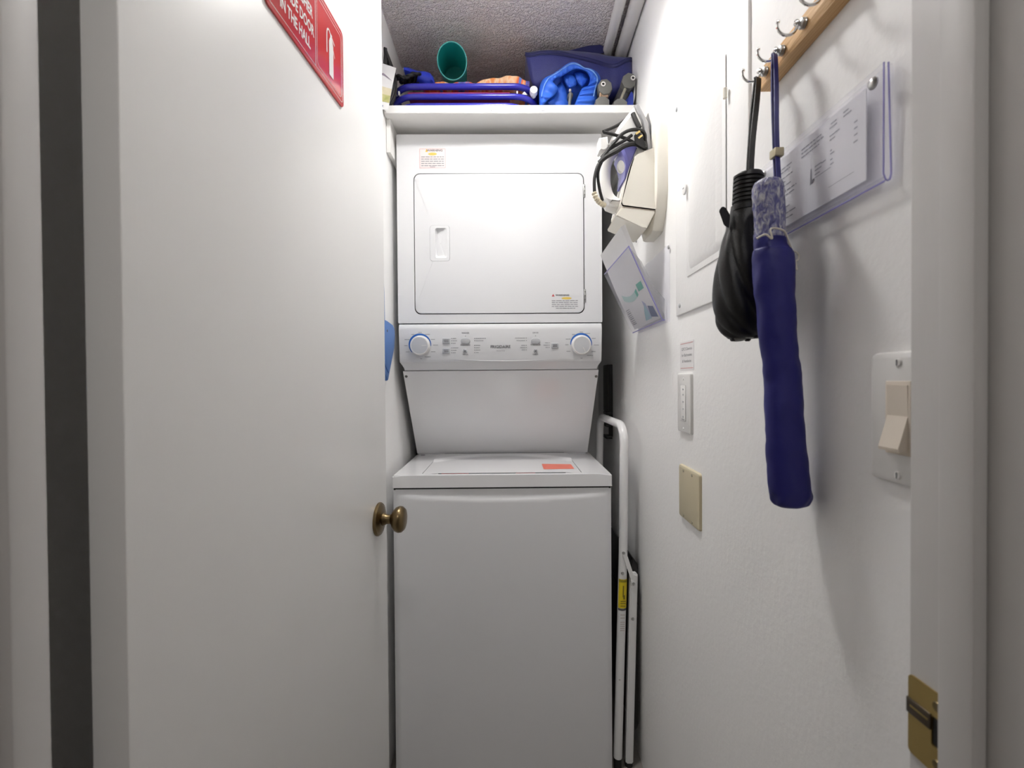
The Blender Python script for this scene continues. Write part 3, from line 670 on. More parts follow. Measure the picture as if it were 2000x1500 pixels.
# navy bag
nb = thing('navy_bag', 'large navy zippered cooler bag standing behind the blue sack on shelf', 'bag', (at(1130, 160, 1.58).x, 1.66, SZ1))
cols = [(1026, 112, 104, 106), (1034, 103, 99, 107), (1060, 99, 95, 104), (1090, 98.5, 93.5, 104.5), (1120, 101, 93.5, 110), (1150, 104, 95.5, 118), (1175, 107, 98, 125), (1192, 109, 100, 129), (1205, 108, 103, 127), (1220, 109, 107, 119), (1233, 111, 109.5, 115), (1239, 122, 115, 122)]
bm = B(); rings = []; zip_p = []
for k, (px, _, yt, yz) in enumerate(cols):
    e = 0 if 0 < k < len(cols)-1 else 1
    Yf = 1.542+.012*e+(.006*math.sin(k*1.3)); zt_ = at(px, yt, Yf+.03).z; zz = at(px, yz, Yf).z
    x = at(px, yz, Yf).x
    xb = x + (max(0, (4-k))*.009 if k < 4 else 0); BZ = (2.226 if k < 5 else 2.205)
    pr_ = [(xb, Yf+.015, BZ), (xb*.5+x*.5, Yf+.003, BZ+.025), (x*.8+xb*.2, Yf-.004+.012*e, (BZ+zz)/2+.01), (x, Yf-.001, zz-.006), (x, Yf+.001, zz), (x, Yf+.004, zz+.006), (x, Yf+.018, (zz+zt_)/2+.006), (x, Yf+.04, zt_), (x, Yf+.07, zt_+.002), (x, Yf+.16, zt_-.008), (x, Yf+.20-.03*e, zt_-.04), (xb, Yf+.21-.03*e, BZ+.04), (xb, Yf+.19, BZ)]
    rings.append([Vector(p)+Vector((0, nz((p[0]*1.0, p[1], p[2]), 22, .006), nz((p[2], p[0], p[1]), 17, .003) if p[2] > BZ+.01 else 0)) for p in pr_]); zip_p.append(rings[-1][4]+Vector((0, -.001, 0)))
bm_r = []
for a, b_ in zip(rings, rings[1:]):
    bm_r.append(a); bm_r += [[p.lerp(q, t) for p, q in zip(a, b_)] for t in (.33, .66)]
bm_r.append(rings[-1]); loft(bm, bm_r); bag_o = obj('bag_body', bm, navy, nb, ang=60)
sm = bag_o.modifiers.new('smooth', 'SUBSURF'); sm.levels = 1; sm.render_levels = 1
bm = B(); zp = smooth_path(zip_p, 4); ribbon(bm, zp, .007, .003, (0, 0, 1)); obj('zipper', bm, navy_d, nb)
for d_ in (.006, -.006):
    bm = B(); tube(bm, [p+Vector((0, -.001, d_)) for p in zp], .0014, 6); obj('piping', bm, navy_d, nb)
bm = B(); loft(bm, [[at(px, py, Y) for px, py in ((1110, 99), (1150, 89), (1172, 87.5), (1178, 90), (1182, 103), (1150, 108))] for Y in (1.60, 1.612)]); obj('flap', bm, navy_d, nb)
# bright blue drawstring sack, mouth gathered towards the front
sk = thing('blue_drawstring_sack', 'bright blue drawstring sack with gathered open mouth on shelf', 'sack', (at(1113, 170, 1.5).x, 1.58, SZ1))
outer = [(1054, 208), (1053, 180), (1056, 163), (1064, 152), (1078, 145), (1092, 136), (1104, 127), (1116, 121), (1128, 123), (1136, 128), (1142, 132), (1152, 133), (1163, 138), (1172, 149), (1173, 163), (1170, 180), (1167, 208)]
inner = [(1060, 207), (1068, 196), (1082, 184), (1088, 170), (1080, 160), (1086, 153), (1096, 149), (1104, 144), (1112, 139), (1122, 135), (1132, 135), (1142, 138), (1149, 144), (1153, 153), (1150, 166), (1138, 174), (1124, 207)]
def resam(p, n):
    P = smooth_path([Vector((a, b_, 0)) for a, b_ in p], 6); L = [0]
    for a, b_ in zip(P, P[1:]): L.append(L[-1]+(b_-a).length)
    out = []
    for k in range(n):
        t = L[-1]*k/(n-1); j = max(i for i in range(len(L)) if L[i] <= t+1e-9); j = min(j, len(P)-2)
        out.append(P[j].lerp(P[j+1], min(1, (t-L[j])/max(1e-9, L[j+1]-L[j]))))
    return out
n = 72; O_, I_ = resam(outer, n), resam(inner, n)
def srow(t, Y, infl=0, wr=0):
    out = []
    for k in range(n):
        q = O_[k].lerp(I_[k], t); wv = math.sin(k*1.15+3*math.sin(k*.21))*wr
        out.append(at(q.x+infl*(q.x-1113)*.01, min(q.y, 208)+0*wv, Y+wv*.0035))
    for p in out: p.z = max(p.z, SZ1+.002) if Y < 1.524 else min(max(p.z, SZ1+.002), 2.196)
    return out
rows = [srow(-.05, 1.70), srow(0, 1.60), srow(-.02, 1.530), srow(-.01, 1.518), srow(0, 1.513), srow(.0, 1.502, 0, .4), srow(.25, 1.484, 0, 1), srow(.5, 1.478, 0, 1.3), srow(.8, 1.478, 0, 1.5), srow(1.0, 1.482, 0, 1.6), srow(1.06, 1.488, 0, 1.2), srow(1.08, 1.498), srow(.95, 1.510), srow(.8, 1.514)]
bm = B(); V = [[bm.verts.new(p) for p in r] for r in rows]
for a, b_ in zip(V, V[1:]):
    for j in range(n-1): bm.faces.new((a[j], a[j+1], b_[j+1], b_[j]))
so = obj('sack_body', bm, blue_n, sk, ang=80)
sm = so.modifiers.new('sub', 'SUBSURF'); sm.levels = 1; sm.render_levels = 1
# inner folds hanging in the mouth
for pts, Y in (([(1100, 150), (1112, 146), (1122, 150), (1126, 165), (1116, 172), (1108, 170)], 1.505), ([(1122, 142), (1136, 140), (1148, 150), (1146, 162), (1136, 170), (1126, 160)], 1.512), ([(1070, 196), (1086, 172), (1096, 160), (1104, 172), (1108, 190), (1108, 208), (1080, 208)], 1.515)):
    bm = B(); cx = sum(p[0] for p in pts)/len(pts); cy = sum(p[1] for p in pts)/len(pts)
    q = smooth_path([Vector((a, b_, 0)) for a, b_ in pts], 4, True); rg = []
    for t, dy in ((1, .02), (1, .004), (.8, -.003), (.45, -.007)): rg.append([at(cx+(p.x-cx)*t, cy+(p.y-cy)*t, Y+dy+.002*math.sin(i*1.1)) for i, p in enumerate(q)])
    for r_ in rg:
        for p in r_: p.z = max(p.z, SZ1+.002)
    loft(bm, rg); obj('inner_fold', bm, blue_n, sk)
bm = B(); tube(bm, [Vector(p) for p in rows[6][6:-6]], .0022, 6); obj('drawstring', bm, mat('pale_blue_cord', (.16, .32, .68), .6), sk)
p0 = at(1114, 186, 1.498)
pl_ = thing('tent_pole', 'dark pole with a pale metal tip sticking out of the blue sack', 'pole', (p0.x, 1.6, SZ1))
bm = B(); tube(bm, [p0+Vector((0, -.002, 0)), Vector((p0.x-.002, 1.8, p0.z))], .0085, 14); obj('shaft', bm, grey_p, pl_)
bm = B(); sphere(bm, at(1113.5, 177, 1.492), .005, .006, .006); obj('tip', bm, mat('pale_metal', (.6, .56, .5), .3, metal=.6), pl_)
bm = B(); pth = [at(1115, 182, 1.493), at(1113, 195, 1.492), at(1112, 207, 1.491)]; tube(bm, pth, .0045, 8); obj('clip_rod', bm, grey_p, pl_)
# grey folded camp chair legs
cch = thing('folded_camp_chair', 'folded camp chair showing grey oval leg ends at the right end of the shelf', 'camp chair', (at(1205, 190, 1.5).x, 1.7, SZ1))
def legend(cx, cy, wpx, hpx, Y, tilt, ringd, dx, dz):
    c = at(cx, cy, Y); wd, hd = wpx*Y/F/2, hpx*Y/F/2
    poly = [(math.cos(a)*wd*1.02, math.sin(a)*hd*1.02) for a in [2*PI*(k+.5)/8 for k in range(8)]]
    ct, s_ = math.cos(tilt), math.sin(tilt); poly = [(a*ct-b_*s_, a*s_+b_*ct) for a, b_ in poly]
    f = lambda u, v, h: Vector((c.x+u, Y-h, max(SZ1+.001, c.z+v)))
    bm = B(); prism(bm, offset(poly, -.001), f, -.03, 0, .003); ft = obj('leg_end', bm, grey_p, cch)
    bm = B(); loft(bm, [[Vector((c.x+u*.85+dx*t, Y+.02+q, max(SZ1+.001, c.z+v*.85+dz*t))) for u, v in poly] for t, q in ((0, 0), (1, .018), (1, .32))]); obj('leg', bm, mat('dark_grey_tube', (.05, .05, .055), .4), cch)
    if ringd:
        rc = c+Vector((ringd[0]*Y/F, -.001, -ringd[1]*Y/F))
        bm = B(); lathe(bm, [(.0042, 0), (.0075, 0), (.0075, .0025), (.0042, .0025), (.0042, 0)], rc, (0, -1, 0), 18); obj('rivet', bm, plastic_w, ft)
        bm = B(); lathe(bm, [(0, 0), (.0043, 0), (.0043, .0012), (0, .0012)], rc, (0, -1, 0), 14); obj('rivet_hole', bm, black_p, ft)
legend(1182, 169, 27, 30, 1.47, .15, (-4, -4), -.004, -.03)
legend(1177, 199, 27, 22, 1.462, .0, None, 0, 0)
legend(1229, 157, 27, 30, 1.475, -.25, (7, -4), -.03, -.06)
legend(1212, 203, 27, 22, 1.465, .0, None, 0, 0)
bm = B(); tube(bm, [at(1221, 174, 1.478), at(1212, 196, 1.474)], .0048, 8); obj('brace', bm, mat('aged_metal', (.34, .33, .26), .4, metal=.5), cch)
bm = B(); tube(bm, [at(1173, 182, 1.476), at(1171, 205, 1.47)], .0035, 8); obj('brace', bm, mat('copper_brown', (.42, .28, .18), .45, metal=.4), cch)
bm = B(); box(bm, at(1172, 187, 1.475).x, at(1188, 187, 1.475).x, 1.474, 1.50, at(1180, 190, 1.475).z, at(1180, 183, 1.475).z, .002); obj('hinge_block', bm, mat('copper_brown2', (.30, .20, .14), .5), cch)
bm = B(); q = [at(*p, 1.49) for p in ((1233, 178), (1240, 182), (1239, 208), (1222, 208), (1222, 196), (1228, 188))]
for p in q: p.z = max(p.z, SZ1+.001); p.x = min(p.x, .415)
loft(bm, [q, [p+Vector((0, .25, 0)) for p in q]]); obj('fabric', bm, mat('royal_blue_nylon', (.02, .045, .33), .5, bump=.2, bscale=80), cch)
bm = B(); q = [at(*p, 1.485) for p in ((1241, 160), (1244, 164), (1243, 185), (1238, 200), (1238, 182))]
for p in q: p.x = min(p.x, .4205)
loft(bm, [q, [p+Vector((0, .2, 0)) for p in q]]); obj('side_rail', bm, mat('mid_grey_metal', (.45, .45, .44), .4), cch)

# ================================================================== right wall: iron holder, iron
hs0, _ = wsz(1305, 300); hs1 = hs0+.19
hz0, hz1 = wsz(1288, 452, .012)[1], wsz(1290, 178, .012)[1]
ih = thing('iron_holder', 'cream plastic wall holder for an iron under the right end of shelf', 'iron holder', WP((hs0+hs1)/2, hz0, 0))
pol = [(hs0+.012, hz0+.055), (hs0+.045, hz0+.004), (hs0+.06, hz0), (hs1-.06, hz0), (hs1-.045, hz0+.004), (hs1-.012, hz0+.055), (hs1, hz0+.10), (hs1, hz1-.11), (hs1-.012, hz1-.05), (hs1-.04, hz1-.012), (hs1-.07, hz1), (hs0+.07, hz1), (hs0+.04, hz1-.012), (hs0+.012, hz1-.05), (hs0, hz1-.11), (hs0, hz0+.10)]
bm = B(); prism(bm, pol, WP, 0, .030, .010); obj('back_plate', bm, cream, ih)
bm = B(); prism(bm, [(hs0+.04, hz0+.2), (hs1-.03, hz0+.2), (hs1-.03, hz1-.08), (hs1-.06, hz1-.03), (hs0+.07, hz1-.03), (hs0+.04, hz1-.08)], WP, .029, .0315); obj('heat_plate', bm, mat('holder_steel', (.62, .62, .64), .28, metal=1, var=.05), ih)
# pocket, front face towards the camera
PY = WP(hs0+.018, 0).y
pf = [at(*p, PY) for p in ((1281, 287), (1262, 294), (1246, 301), (1238, 307), (1231, 325), (1226, 342), (1213, 397), (1216, 403), (1281, 411))]
pk = [p+Vector((.004, .135, 0)) for p in pf]
for p in pf+pk: p.x = min(p.x, WP(p.y, 0).x-.026)
bm = B()
for ring, dy in ((pf, .004), (pk, -.004)): loft(bm, [ring, [p+Vector((0, dy, 0)) for p in ring]])
rim = pf[3:]; ce = sum(pf, Vector())/len(pf)
inn_ = [p+(ce-p).normalized()*.004 for p in rim]
for a, b_, c_, d_ in zip(rim, rim[1:], inn_[1:], inn_): loft(bm, [[a, b_, c_, d_], [q+Vector((.004, .135, 0)) for q in (a, b_, c_, d_)]])
obj('pocket', bm, cream, ih)
# sloping chin under the pocket
ua = [at(*p, PY+.0005) for p in ((1214, 404), (1281, 411.5), (1263, 447), (1255, 444), (1202, 421))]
for p in ua: p.x = min(p.x, WP(p.y, 0).x-.02)
bm = B(); loft(bm, [ua, [p+Vector((.004, .125, 0)) for p in ua]]); bmesh.ops.bevel(bm, geom=list(bm.edges), offset=.003, segments=2, affect='EDGES'); obj('chin', bm, cream, ih)
# iron, heel up, sole towards the wall
IY = PY+.066
ir = thing('clothes_iron', 'white and purple clothes iron standing nose down in the wall holder', 'iron', at(1215, 410, IY))
def slab(name, pts, Y0, Y1, m_, parent, bev=.004, hole=None):
    P0 = [at(*p, IY) for p in pts]
    bm = B(); f = lambda u, v, h: Vector((u, h, v)); poly = [(p.x, p.z) for p in P0]
    if hole:
        H0 = [(p.x, p.z) for p in [at(*q, IY) for q in hole]]
        plate_hole2(bm, poly, H0, f, Y0, Y1)
    else:
        c = (Y0+Y1)/2; p2 = offset(poly, bev)
        loft(bm, [[f(u, v, Y0) for u, v in p2], [f(u, v, Y0+bev) for u, v in poly], [f(u, v, Y1-bev) for u, v in poly], [f(u, v, Y1) for u, v in p2]])
    return obj(name, bm, m_, parent)
hdl = smooth_path([at(*p, IY) for p in ((1216, 406), (1200, 400), (1187, 388), (1180, 368), (1178, 345), (1180, 322), (1188, 303), (1202, 288), (1220, 278))], 5)
bm = B(); sweep(bm, hdl, [(.016*math.cos(2*PI*k/12), .020*math.sin(2*PI*k/12)) for k in range(12)], (0, 1, 0)); obj('handle', bm, plastic_w, ir)
slab('body', [(1232, 223), (1247, 250), (1256, 300), (1262, 407), (1220, 404), (1202, 402), (1210, 392), (1222, 350), (1222, 318), (1206, 302), (1190, 296), (1186, 288), (1196, 268)], IY-.044, IY+.044, plastic_w, ir, .010)
slab('sole_plate', [(1231, 223), (1239, 220), (1258, 258), (1264, 300), (1267, 406), (1261, 406), (1254, 300), (1245, 254)], IY-.044, IY+.044, mat('iron_grey_edge', (.40, .40, .41), .3, metal=.5), ir, .003)
slab('water_tank', [(1207, 300), (1224, 288), (1238, 304), (1229, 326), (1224, 345), (1221, 362), (1212, 362), (1215, 338), (1212, 322), (1206, 308)], IY-.047, IY+.047, purple, ir, .006)
bm = B(); p = at(1212, 327, IY-.047); lathe(bm, [(0, 0), (.017, 0), (.017, .004), (.014, .008), (.006, .009), (0, .009)], p, (0, -1, 0), 24); dl_ = obj('steam_dial', bm, plastic_w, ir)
for v in dl_.data.vertices: v.co.x = (v.co.x-(p.x-ORG[dl_].x))*.6+(p.x-ORG[dl_].x)
slab('base_shell', [(1180, 394), (1196, 397), (1216, 398), (1217, 408), (1202, 411), (1186, 405)], IY-.036, IY+.036, plastic_w, ir, .008)
slab('rear_foot', [(1168, 276), (1184, 273), (1186, 296), (1178, 302), (1168, 300)], IY-.02, IY+.02, plastic_w, ir, .004)
def cord(pts, r, name='cord', m_=black_r, par=None, Y=None):
    bm = B(); q = smooth_path([at(p[0], p[1], p[2] if len(p) > 2 else Y) for p in pts], 6); tube(bm, q, r, 8); return obj(name, bm, m_, par)
CY = IY-.056
cord([(1179, 258, CY), (1195, 262, CY-.004), (1212, 267, CY-.006), (1228, 273, CY-.004), (1240, 280, CY)], .0042, par=ir)
cord([(1178, 257, CY+.01), (1200, 248, CY+.02), (1216, 238, CY+.03), (1230, 224, CY+.035)], .004, par=ir)
cord([(1172, 315, CY), (1186, 295, CY-.004), (1200, 278, CY-.008), (1215, 262, CY-.008), (1232, 254, CY-.006), (1250, 254, CY), (1259, 262, CY+.006), (1260, 275, CY+.01)], .0045, par=ir)
cord([(1174, 308, CY+.004), (1190, 292, CY-.002), (1208, 281, CY-.006), (1222, 273, CY-.006), (1234, 264, CY-.004)], .004, par=ir)
cord([(1170, 318, CY), (1184, 306, CY-.004), (1204, 295, CY-.009), (1222, 284, CY-.008), (1240, 281, CY-.004), (1252, 285, CY), (1262, 290, CY+.006)], .0062, par=ir)
cord([(1235, 221, CY+.03), (1248, 222, CY+.03), (1257, 229, CY+.03), (1260, 238, CY+.03), (1255, 246, CY+.03)], .004, par=ir)
cord([(1236, 222, CY+.01), (1242, 236, CY+.006), (1249, 250, CY+.004)], .0065, par=ir)
cord([(1174, 312, CY), (1166, 328, CY-.002), (1161, 350, CY-.002), (1161, 374, CY)], .0042, par=ir)
cord([(1176, 314, CY+.004), (1169, 332, CY+.004), (1168, 350, CY+.004), (1172, 374, CY+.004), (1177, 392, CY+.006)], .004, par=ir)
bm = B(); q = smooth_path([at(1160, 376, CY), at(1165, 388, CY), at(1172, 396, CY+.008), at(1181, 401, CY+.02)], 7)
tube(bm, q, .0072, 10, scale=[1 if k % 3 else .72 for k in range(len(q))]); obj('strain_relief', bm, mat('aged_cream', (.74, .66, .50), .5), ir)
bm = B(); loft(bm, [[at(*p, Y) for p in ((1238, 262), (1252, 258), (1262, 286), (1256, 292), (1240, 282))] for Y in (CY-.014, CY+.012)]); bmesh.ops.bevel(bm, geom=list(bm.edges), offset=.003, segments=2, affect='EDGES'); plg = obj('plug', bm, black_r, ir)
for a, b_ in (((1242, 262), (1250, 256)), ((1247, 270), (1254, 264))):
    bm = B(); ribbon(bm, [at(*a, CY-.018), at(*b_, CY-.02)], .006, .0015, (0, .3, 1)); obj('prong', bm, brass, plg)

# ------------------------------------------------------------------ clear brochure pocket with a packet
bq = [at(1303, 625, 1.195), at(1236, 650, 1.495), at(1181, 535, 1.425), at(1228, 481, 1.125)]      # near bottom, far bottom, far top, near top
for p in bq[:2]: p.x = min(p.x, WP(p.y, 0).x-.010)
bp_ = thing('brochure_pocket', 'clear acrylic wall pocket leaning out below the iron holder', 'brochure holder', WP(1.34, bq[0].z, 0))
nbn, fbn, ftn, ntn = bq
fnrm = ((fbn-nbn).cross(ntn-nbn)).normalized(); fnrm = -fnrm if fnrm.x > 0 else fnrm
def plate3(name, pts, t, m_, par, nrm):
    bm = B(); loft(bm, [pts, [p+nrm*t for p in pts]]); return obj(name, bm, m_, par, smooth=False)
plate3('front_panel', [nbn, fbn, ftn, ntn], .0025, acryl, bp_, fnrm)
bs0, bz0 = wsz(1308, 628, .002); bz1 = wsz(1306, 477, .002)[1]
plate3('back_panel', [WP(bs0, bz0, .001), WP(bs0+.31, bz0, .001), WP(bs0+.31, bz1, .001), WP(bs0, bz1, .001)], .0025, acryl, bp_, WN)
wb0 = WP(nbn.y, nbn.z, .004); wb1 = WP(fbn.y, fbn.z, .004)
plate3('bottom_panel', [nbn, fbn, wb1, wb0], .0025, acryl, bp_, Vector((0, 0, -1)))
gus = [nbn] + [nbn.lerp(ntn, t) for t in (.3, .6, 1)] + [ntn.lerp(wb0, .35)+Vector((.0, 0, .028)), ntn.lerp(wb0, .7)+Vector((0, 0, .03)), WP(nbn.y, nbn.z+.055, .004), wb0]
plate3('near_gusset', gus, .002, mat('smoky_acrylic', (.45, .45, .48), .08, alpha=.35), bp_, Vector((0, 1, 0)))
for a, b_ in ((nbn, ntn), (ntn, ftn), (nbn, fbn), (nbn, wb0)):
    bm = B(); tube(bm, [a, b_], .0016, 6); obj('panel_edge', bm, acryl_e, bp_)
for px, py in ((1243, 471), (1306, 483)):
    s, z = wsz(px, py, .004); bm = B(); lathe(bm, [(0, 0), (.005, 0), (.0045, .002), (.002, .003), (0, .003)], WP(s, z, .0036), WN, 12); obj('screw', bm, steel, bp_)
pk_ = thing('paper_packet', 'white and green printed paper packet inside the clear wall pocket', 'packet', nbn.lerp(fbn, .5)+Vector((.02, 0, .01)))
off = -fnrm*.006
def PKP(u, v, h=0): return (nbn.lerp(fbn, u)*(1-v)+ntn.lerp(ftn, u)*v)+off+fnrm*h
bm = B(); NV = 10
loft(bm, [[PKP(u, v, h+.004*math.sin(PI*v)) for u, h in ((.06, 0), (.5, .0015), (.95, 0), (.95, -.012), (.06, -.012))] for v in [(.03+1.22*k/NV) for k in range(NV+1)]]); obj('packet_body', bm, mat('packet_paper', (.76, .755, .75), .5, var=.03, bump=.2, bscale=25), pk_)
def pprint(name, pts, m_):
    bm = B(); bm.faces.new([bm.verts.new(PKP(u, v, .0006+.004*math.sin(PI*v)+.0015*(1-abs(u-.5)/.45))) for u, v in pts]); obj(name, bm, m_, pk_, smooth=False)
for k in range(8):
    t = k/8; u0_, u1_ = .30+.5*t, .30+.5*(t+.125); c1 = lambda u: .50+.9*(u-.5)**2
    pprint('green_band', [(u0_, c1(u0_)-.09), (u1_, c1(u1_)-.09), (u1_, c1(u1_)), (u0_, c1(u0_))], green_i if k < 1 else mat('pale_green_print', (.42, .62, .57), .5))
pprint('green_patch', [(.10, .48), (.26, .48), (.26, .58), (.10, .58)], green_i)
pprint('blue_patch', [(.10, .06), (.26, .10), (.22, .26), (.10, .22)], blue_g)
pprint('teal_patch', [(.26, .08), (.45, .08), (.36, .22), (.28, .30)], mat('teal_print', (.30, .52, .58), .5))
pprint('violet_patch', [(.24, .10), (.34, .10), (.30, .36), (.24, .30)], mat('violet_print', (.38, .40, .62), .5))
for k in range(9): pprint('barcode_bar', [(.76, .10+.03*k), (.90, .10+.03*k), (.90, .10+.03*k+(.012 if k % 3 else .018)), (.76, .10+.03*k+(.012 if k % 3 else .018))], ink_l)

# ------------------------------------------------------------------ breaker panel
s_far, zbt = wsz(1324, 618); _, ztp = wsz(1323, 188); s_near = wsz(1467, 60)[0]
ep = thing('breaker_panel', 'white painted electrical breaker panel cover on the right wall', 'breaker panel', WP((s_far+s_near)/2, zbt, 0))
bm = B(); prism(bm, rrect(s_near, s_far, zbt, ztp, .002, 2), WP, 0, .005, .002); obj('cover', bm, wall_m, ep)
d_far, dz0 = wsz(1347, 537, .008); d_near, _ = wsz(1416, 480, .008); _, dz1 = wsz(1414, 108, .008)
bm = B(); prism(bm, rrect(d_near, d_far+.022, dz0, dz1, .002, 2), WP, .0048, .0068, .0006); pd = obj('panel_door', bm, wall_m, ep)
bm = B(); A2 = rrect(d_near+.014, d_far+.012, dz0+.012, dz1-.014, .020, 5); A3 = offset(A2, .016)
loft(bm, [[WP(u, v, .0066) for u, v in A2], [WP(u, v, .0125) for u, v in A3]]); obj('raised_field', bm, wall_m, pd)
bm = B(); bar(bm, d_near-.0014, d_near-.0002, (dz0+dz1)/2, dz1-dz0, WP, .0056); obj('door_gap', bm, dark_gap, ep)
for py in (183,):
    s, z = wsz(1414.5, py, .012); bm = B(); tube(bm, [WP(s-.001, z-.009, .011), WP(s-.001, z+.009, .011)], .004, 8); obj('hinge', bm, cream, ep)
s, z = wsz(1338, 368, .012); bm = B(); lathe(bm, [(0, 0), (.014, 0), (.013, .003), (.010, .004), (0, .003)], WP(s, z, .012), WN, 20); obj('latch', bm, wall_m, pd)
bm = B(); quad(bm, [WP(s+a, z+b_, .0162) for a, b_ in ((-.004, -.001), (.004, -.001), (.004, .001), (-.004, .001))]); obj('latch_slot', bm, ink, pd)
for px, py in ((1321, 214), (1327, 597)):
    s, z = wsz(px, py, .006); s = min(s, s_far-.008); bm = B(); lathe(bm, [(0, 0), (.0055, 0), (.005, .002), (.002, .003), (0, .003)], WP(s, z, .005), WN, 12); obj('screw', bm, grey_lt, ep)

# ------------------------------------------------------------------ hook rail
hk = thing('hook_rail', 'pine coat rail with chrome hooks on the right wall', 'hook rail', WP(.55, 1.69, 0))
rs1, rz0 = wsz(1482, 180, .018); rz1 = rz0+.031
bm = B(); prism(bm, rrect(.385, rs1, rz0, rz1, .001, 2), WP, .0005, .018, .0015); obj('board', bm, wood, hk)
for s in (.672, .629, .581, .534, .487, .440):
    z = rz0+.0165
    bm = B(); lathe(bm, [(0, 0), (.0060, 0), (.0068, .0015), (.0062, .003), (.0068, .0045), (.006, .006), (.004, .007), (0, .007)], WP(s, z, .018), WN, 16); hb_ = obj('hook', bm, steel, hk)
    pts = [WP(s, z, .022), WP(s, z+.001, .027)] + [WP(s, z-.002+.0125*math.sin(a), .0405+.0125*math.cos(a)) for a in [PI*.92+(PI*1.20)*k/12 for k in range(13)]]
    bm = B(); tube(bm, pts, .0019, 8); obj('hook_wire', bm, chrome, hb_)
    bm = B(); sphere(bm, pts[-1], .0026, .0026, .0026, 8, 6); sphere(bm, WP(s, z+.001, .0285), .0036, .0036, .0042, 8, 6); obj('hook_ball', bm, chrome, hb_)

# ------------------------------------------------------------------ umbrellas
def strap_loop(top, bot, w_, m_, par, name, ref, gap=.006):
    d = Vector((0, gap/2, 0)); sd = Vector(ref).normalized()*0
    pts = [bot-d, bot.lerp(top, .35)-d*1.5+Vector((-.002, 0, 0)), bot.lerp(top, .75)-d, top-d*.8+Vector((0, 0, -.002)), top+Vector((0, 0, .0015)), top+d*.8+Vector((0, 0, -.002)), bot.lerp(top, .7)+d*1.2+Vector((-.001, 0, 0)), bot.lerp(top, .3)+d*1.6, bot+d]
    bm = B(); ribbon(bm, smooth_path(pts, 5), w_, .0016, ref); return obj(name, bm, m_, par)
UY = .655
bu = thing('black_umbrella', 'compact black folding umbrella hanging by its strap from the hook rail end', 'umbrella', at(1450, 665, UY))
strap_loop(at(1479.5, 156, .664), at(1464, 345, UY), .0105, black_f, bu, 'wrist_strap', (.9, .43, 0))
def ringpx(y, xl, xr, Y, n=24, fl=1.0, fn=None):
    a, b_ = at(xl, y, Y), at(xr, y, Y); c = (a+b_)/2; r = (b_-a).length/2; out = []
    for k in range(n):
        t = 2*PI*k/n; q = fn(k, t) if fn else 1
        out.append(c+Vector((r*math.cos(t)*q, r*math.sin(t)*q*fl, 0)))
    return out
bm = B(); rg = [ringpx(338, 1448, 1478, UY), ringpx(340, 1440, 1486, UY)]
for k in range(7):
    y = 344+k*8; rg += [ringpx(y, 1434-k*.4, 1491, UY, fl=.8), ringpx(y+4.2, 1434-k*.4, 1491, UY, fl=.8), ringpx(y+5.0, 1437-k*.4, 1488, UY, fl=.76), ringpx(y+7.2, 1437-k*.4, 1488, UY, fl=.76)]
rg += [ringpx(402, 1431, 1492, UY, fl=.8), ringpx(412, 1431, 1492, UY, fl=.8)]; loft(bm, rg); obj('handle', bm, black_p, bu)
body = [(402, 1430, 1494), (415, 1428, 1496), (432, 1424, 1498), (448, 1420, 1500), (470, 1412, 1502), (495, 1405, 1504), (525, 1399, 1505), (555, 1396, 1505), (585, 1395, 1505), (610, 1396, 1504), (630, 1401, 1501), (645, 1408, 1496), (655, 1416, 1490), (661, 1424, 1482)]
dense = smooth_path([Vector(p) for p in body], 4); bm = B(); rg = []
for i, p in enumerate(dense):
    t = i/(len(dense)-1); amp = .17*min(1, max(0, (t-.10)/.22))*min(1, (1.02-t)/.12)
    rg.append(ringpx(p.x, p.y, p.z, UY+.004, 60, .85, lambda k, a, t=t, amp=amp: 1-amp*(1-abs(math.sin(3.0*(a-1.7*t*t-1.2*t))))**1.6 - .02*amp*10*math.sin(11*a+9*t)*.2))
loft(bm, rg); obj('canopy', bm, black_f, bu, ang=60)
bm = B(); c = at(1438, 657, UY-.02); lathe(bm, [(0, -.004), (.0095, -.004), (.0095, .002), (.007, .0035), (0, .0035)], at(1442, 661, UY), (0, -.1, -1), 20); obj('tip_cap', bm, grey_p, bu)
for px, py in ((1424, 657), (1460, 664), (1476, 658), (1432, 664)):
    bm = B(); q = at(px, py, UY+.012*((px*7) % 3-1)); tube(bm, [q+Vector((0, 0, .006)), q, q+Vector((0, 0, -.002))], .0045, 10, scale=[1, 1, .6]); obj('rib_tip', bm, black_p, bu)
bm = B(); loft(bm, [[at(*p, Y) for p in ((1410, 403), (1417, 405), (1426, 420), (1424, 446), (1414, 440), (1404, 412))] for Y in (UY-.006, UY+.001)]); bmesh.ops.bevel(bm, geom=list(bm.edges), offset=.001, segments=2, affect='EDGES'); obj('closing_tab', bm, black_f, bu)
BY = .588
bl = thing('blue_umbrella', 'long blue umbrella in its fabric sleeve hanging from the second hook', 'umbrella', at(1543, 988, BY))
strap_loop(at(1512.5, 110, .622), at(1519, 360, BY+.008), .0085, umb_b, bl, 'wrist_strap', (.9, .43, 0), .005)
bm = B(); p = at(1517, 300, BY+.012); box(bm, p.x-.006, p.x+.006, p.y-.007, p.y+.007, p.z-.0055, p.z+.0055, .001); obj('strap_clip', bm, mat('dull_gold', (.45, .40, .28), .4, metal=.6), bl)
hr = [(350, 1490, 1512), (353, 1480, 1522), (362, 1473, 1528), (380, 1471.5, 1529), (400, 1472, 1530), (420, 1474, 1531), (440, 1475, 1531), (455, 1475, 1530), (466, 1474, 1529), (474, 1480, 1522)]
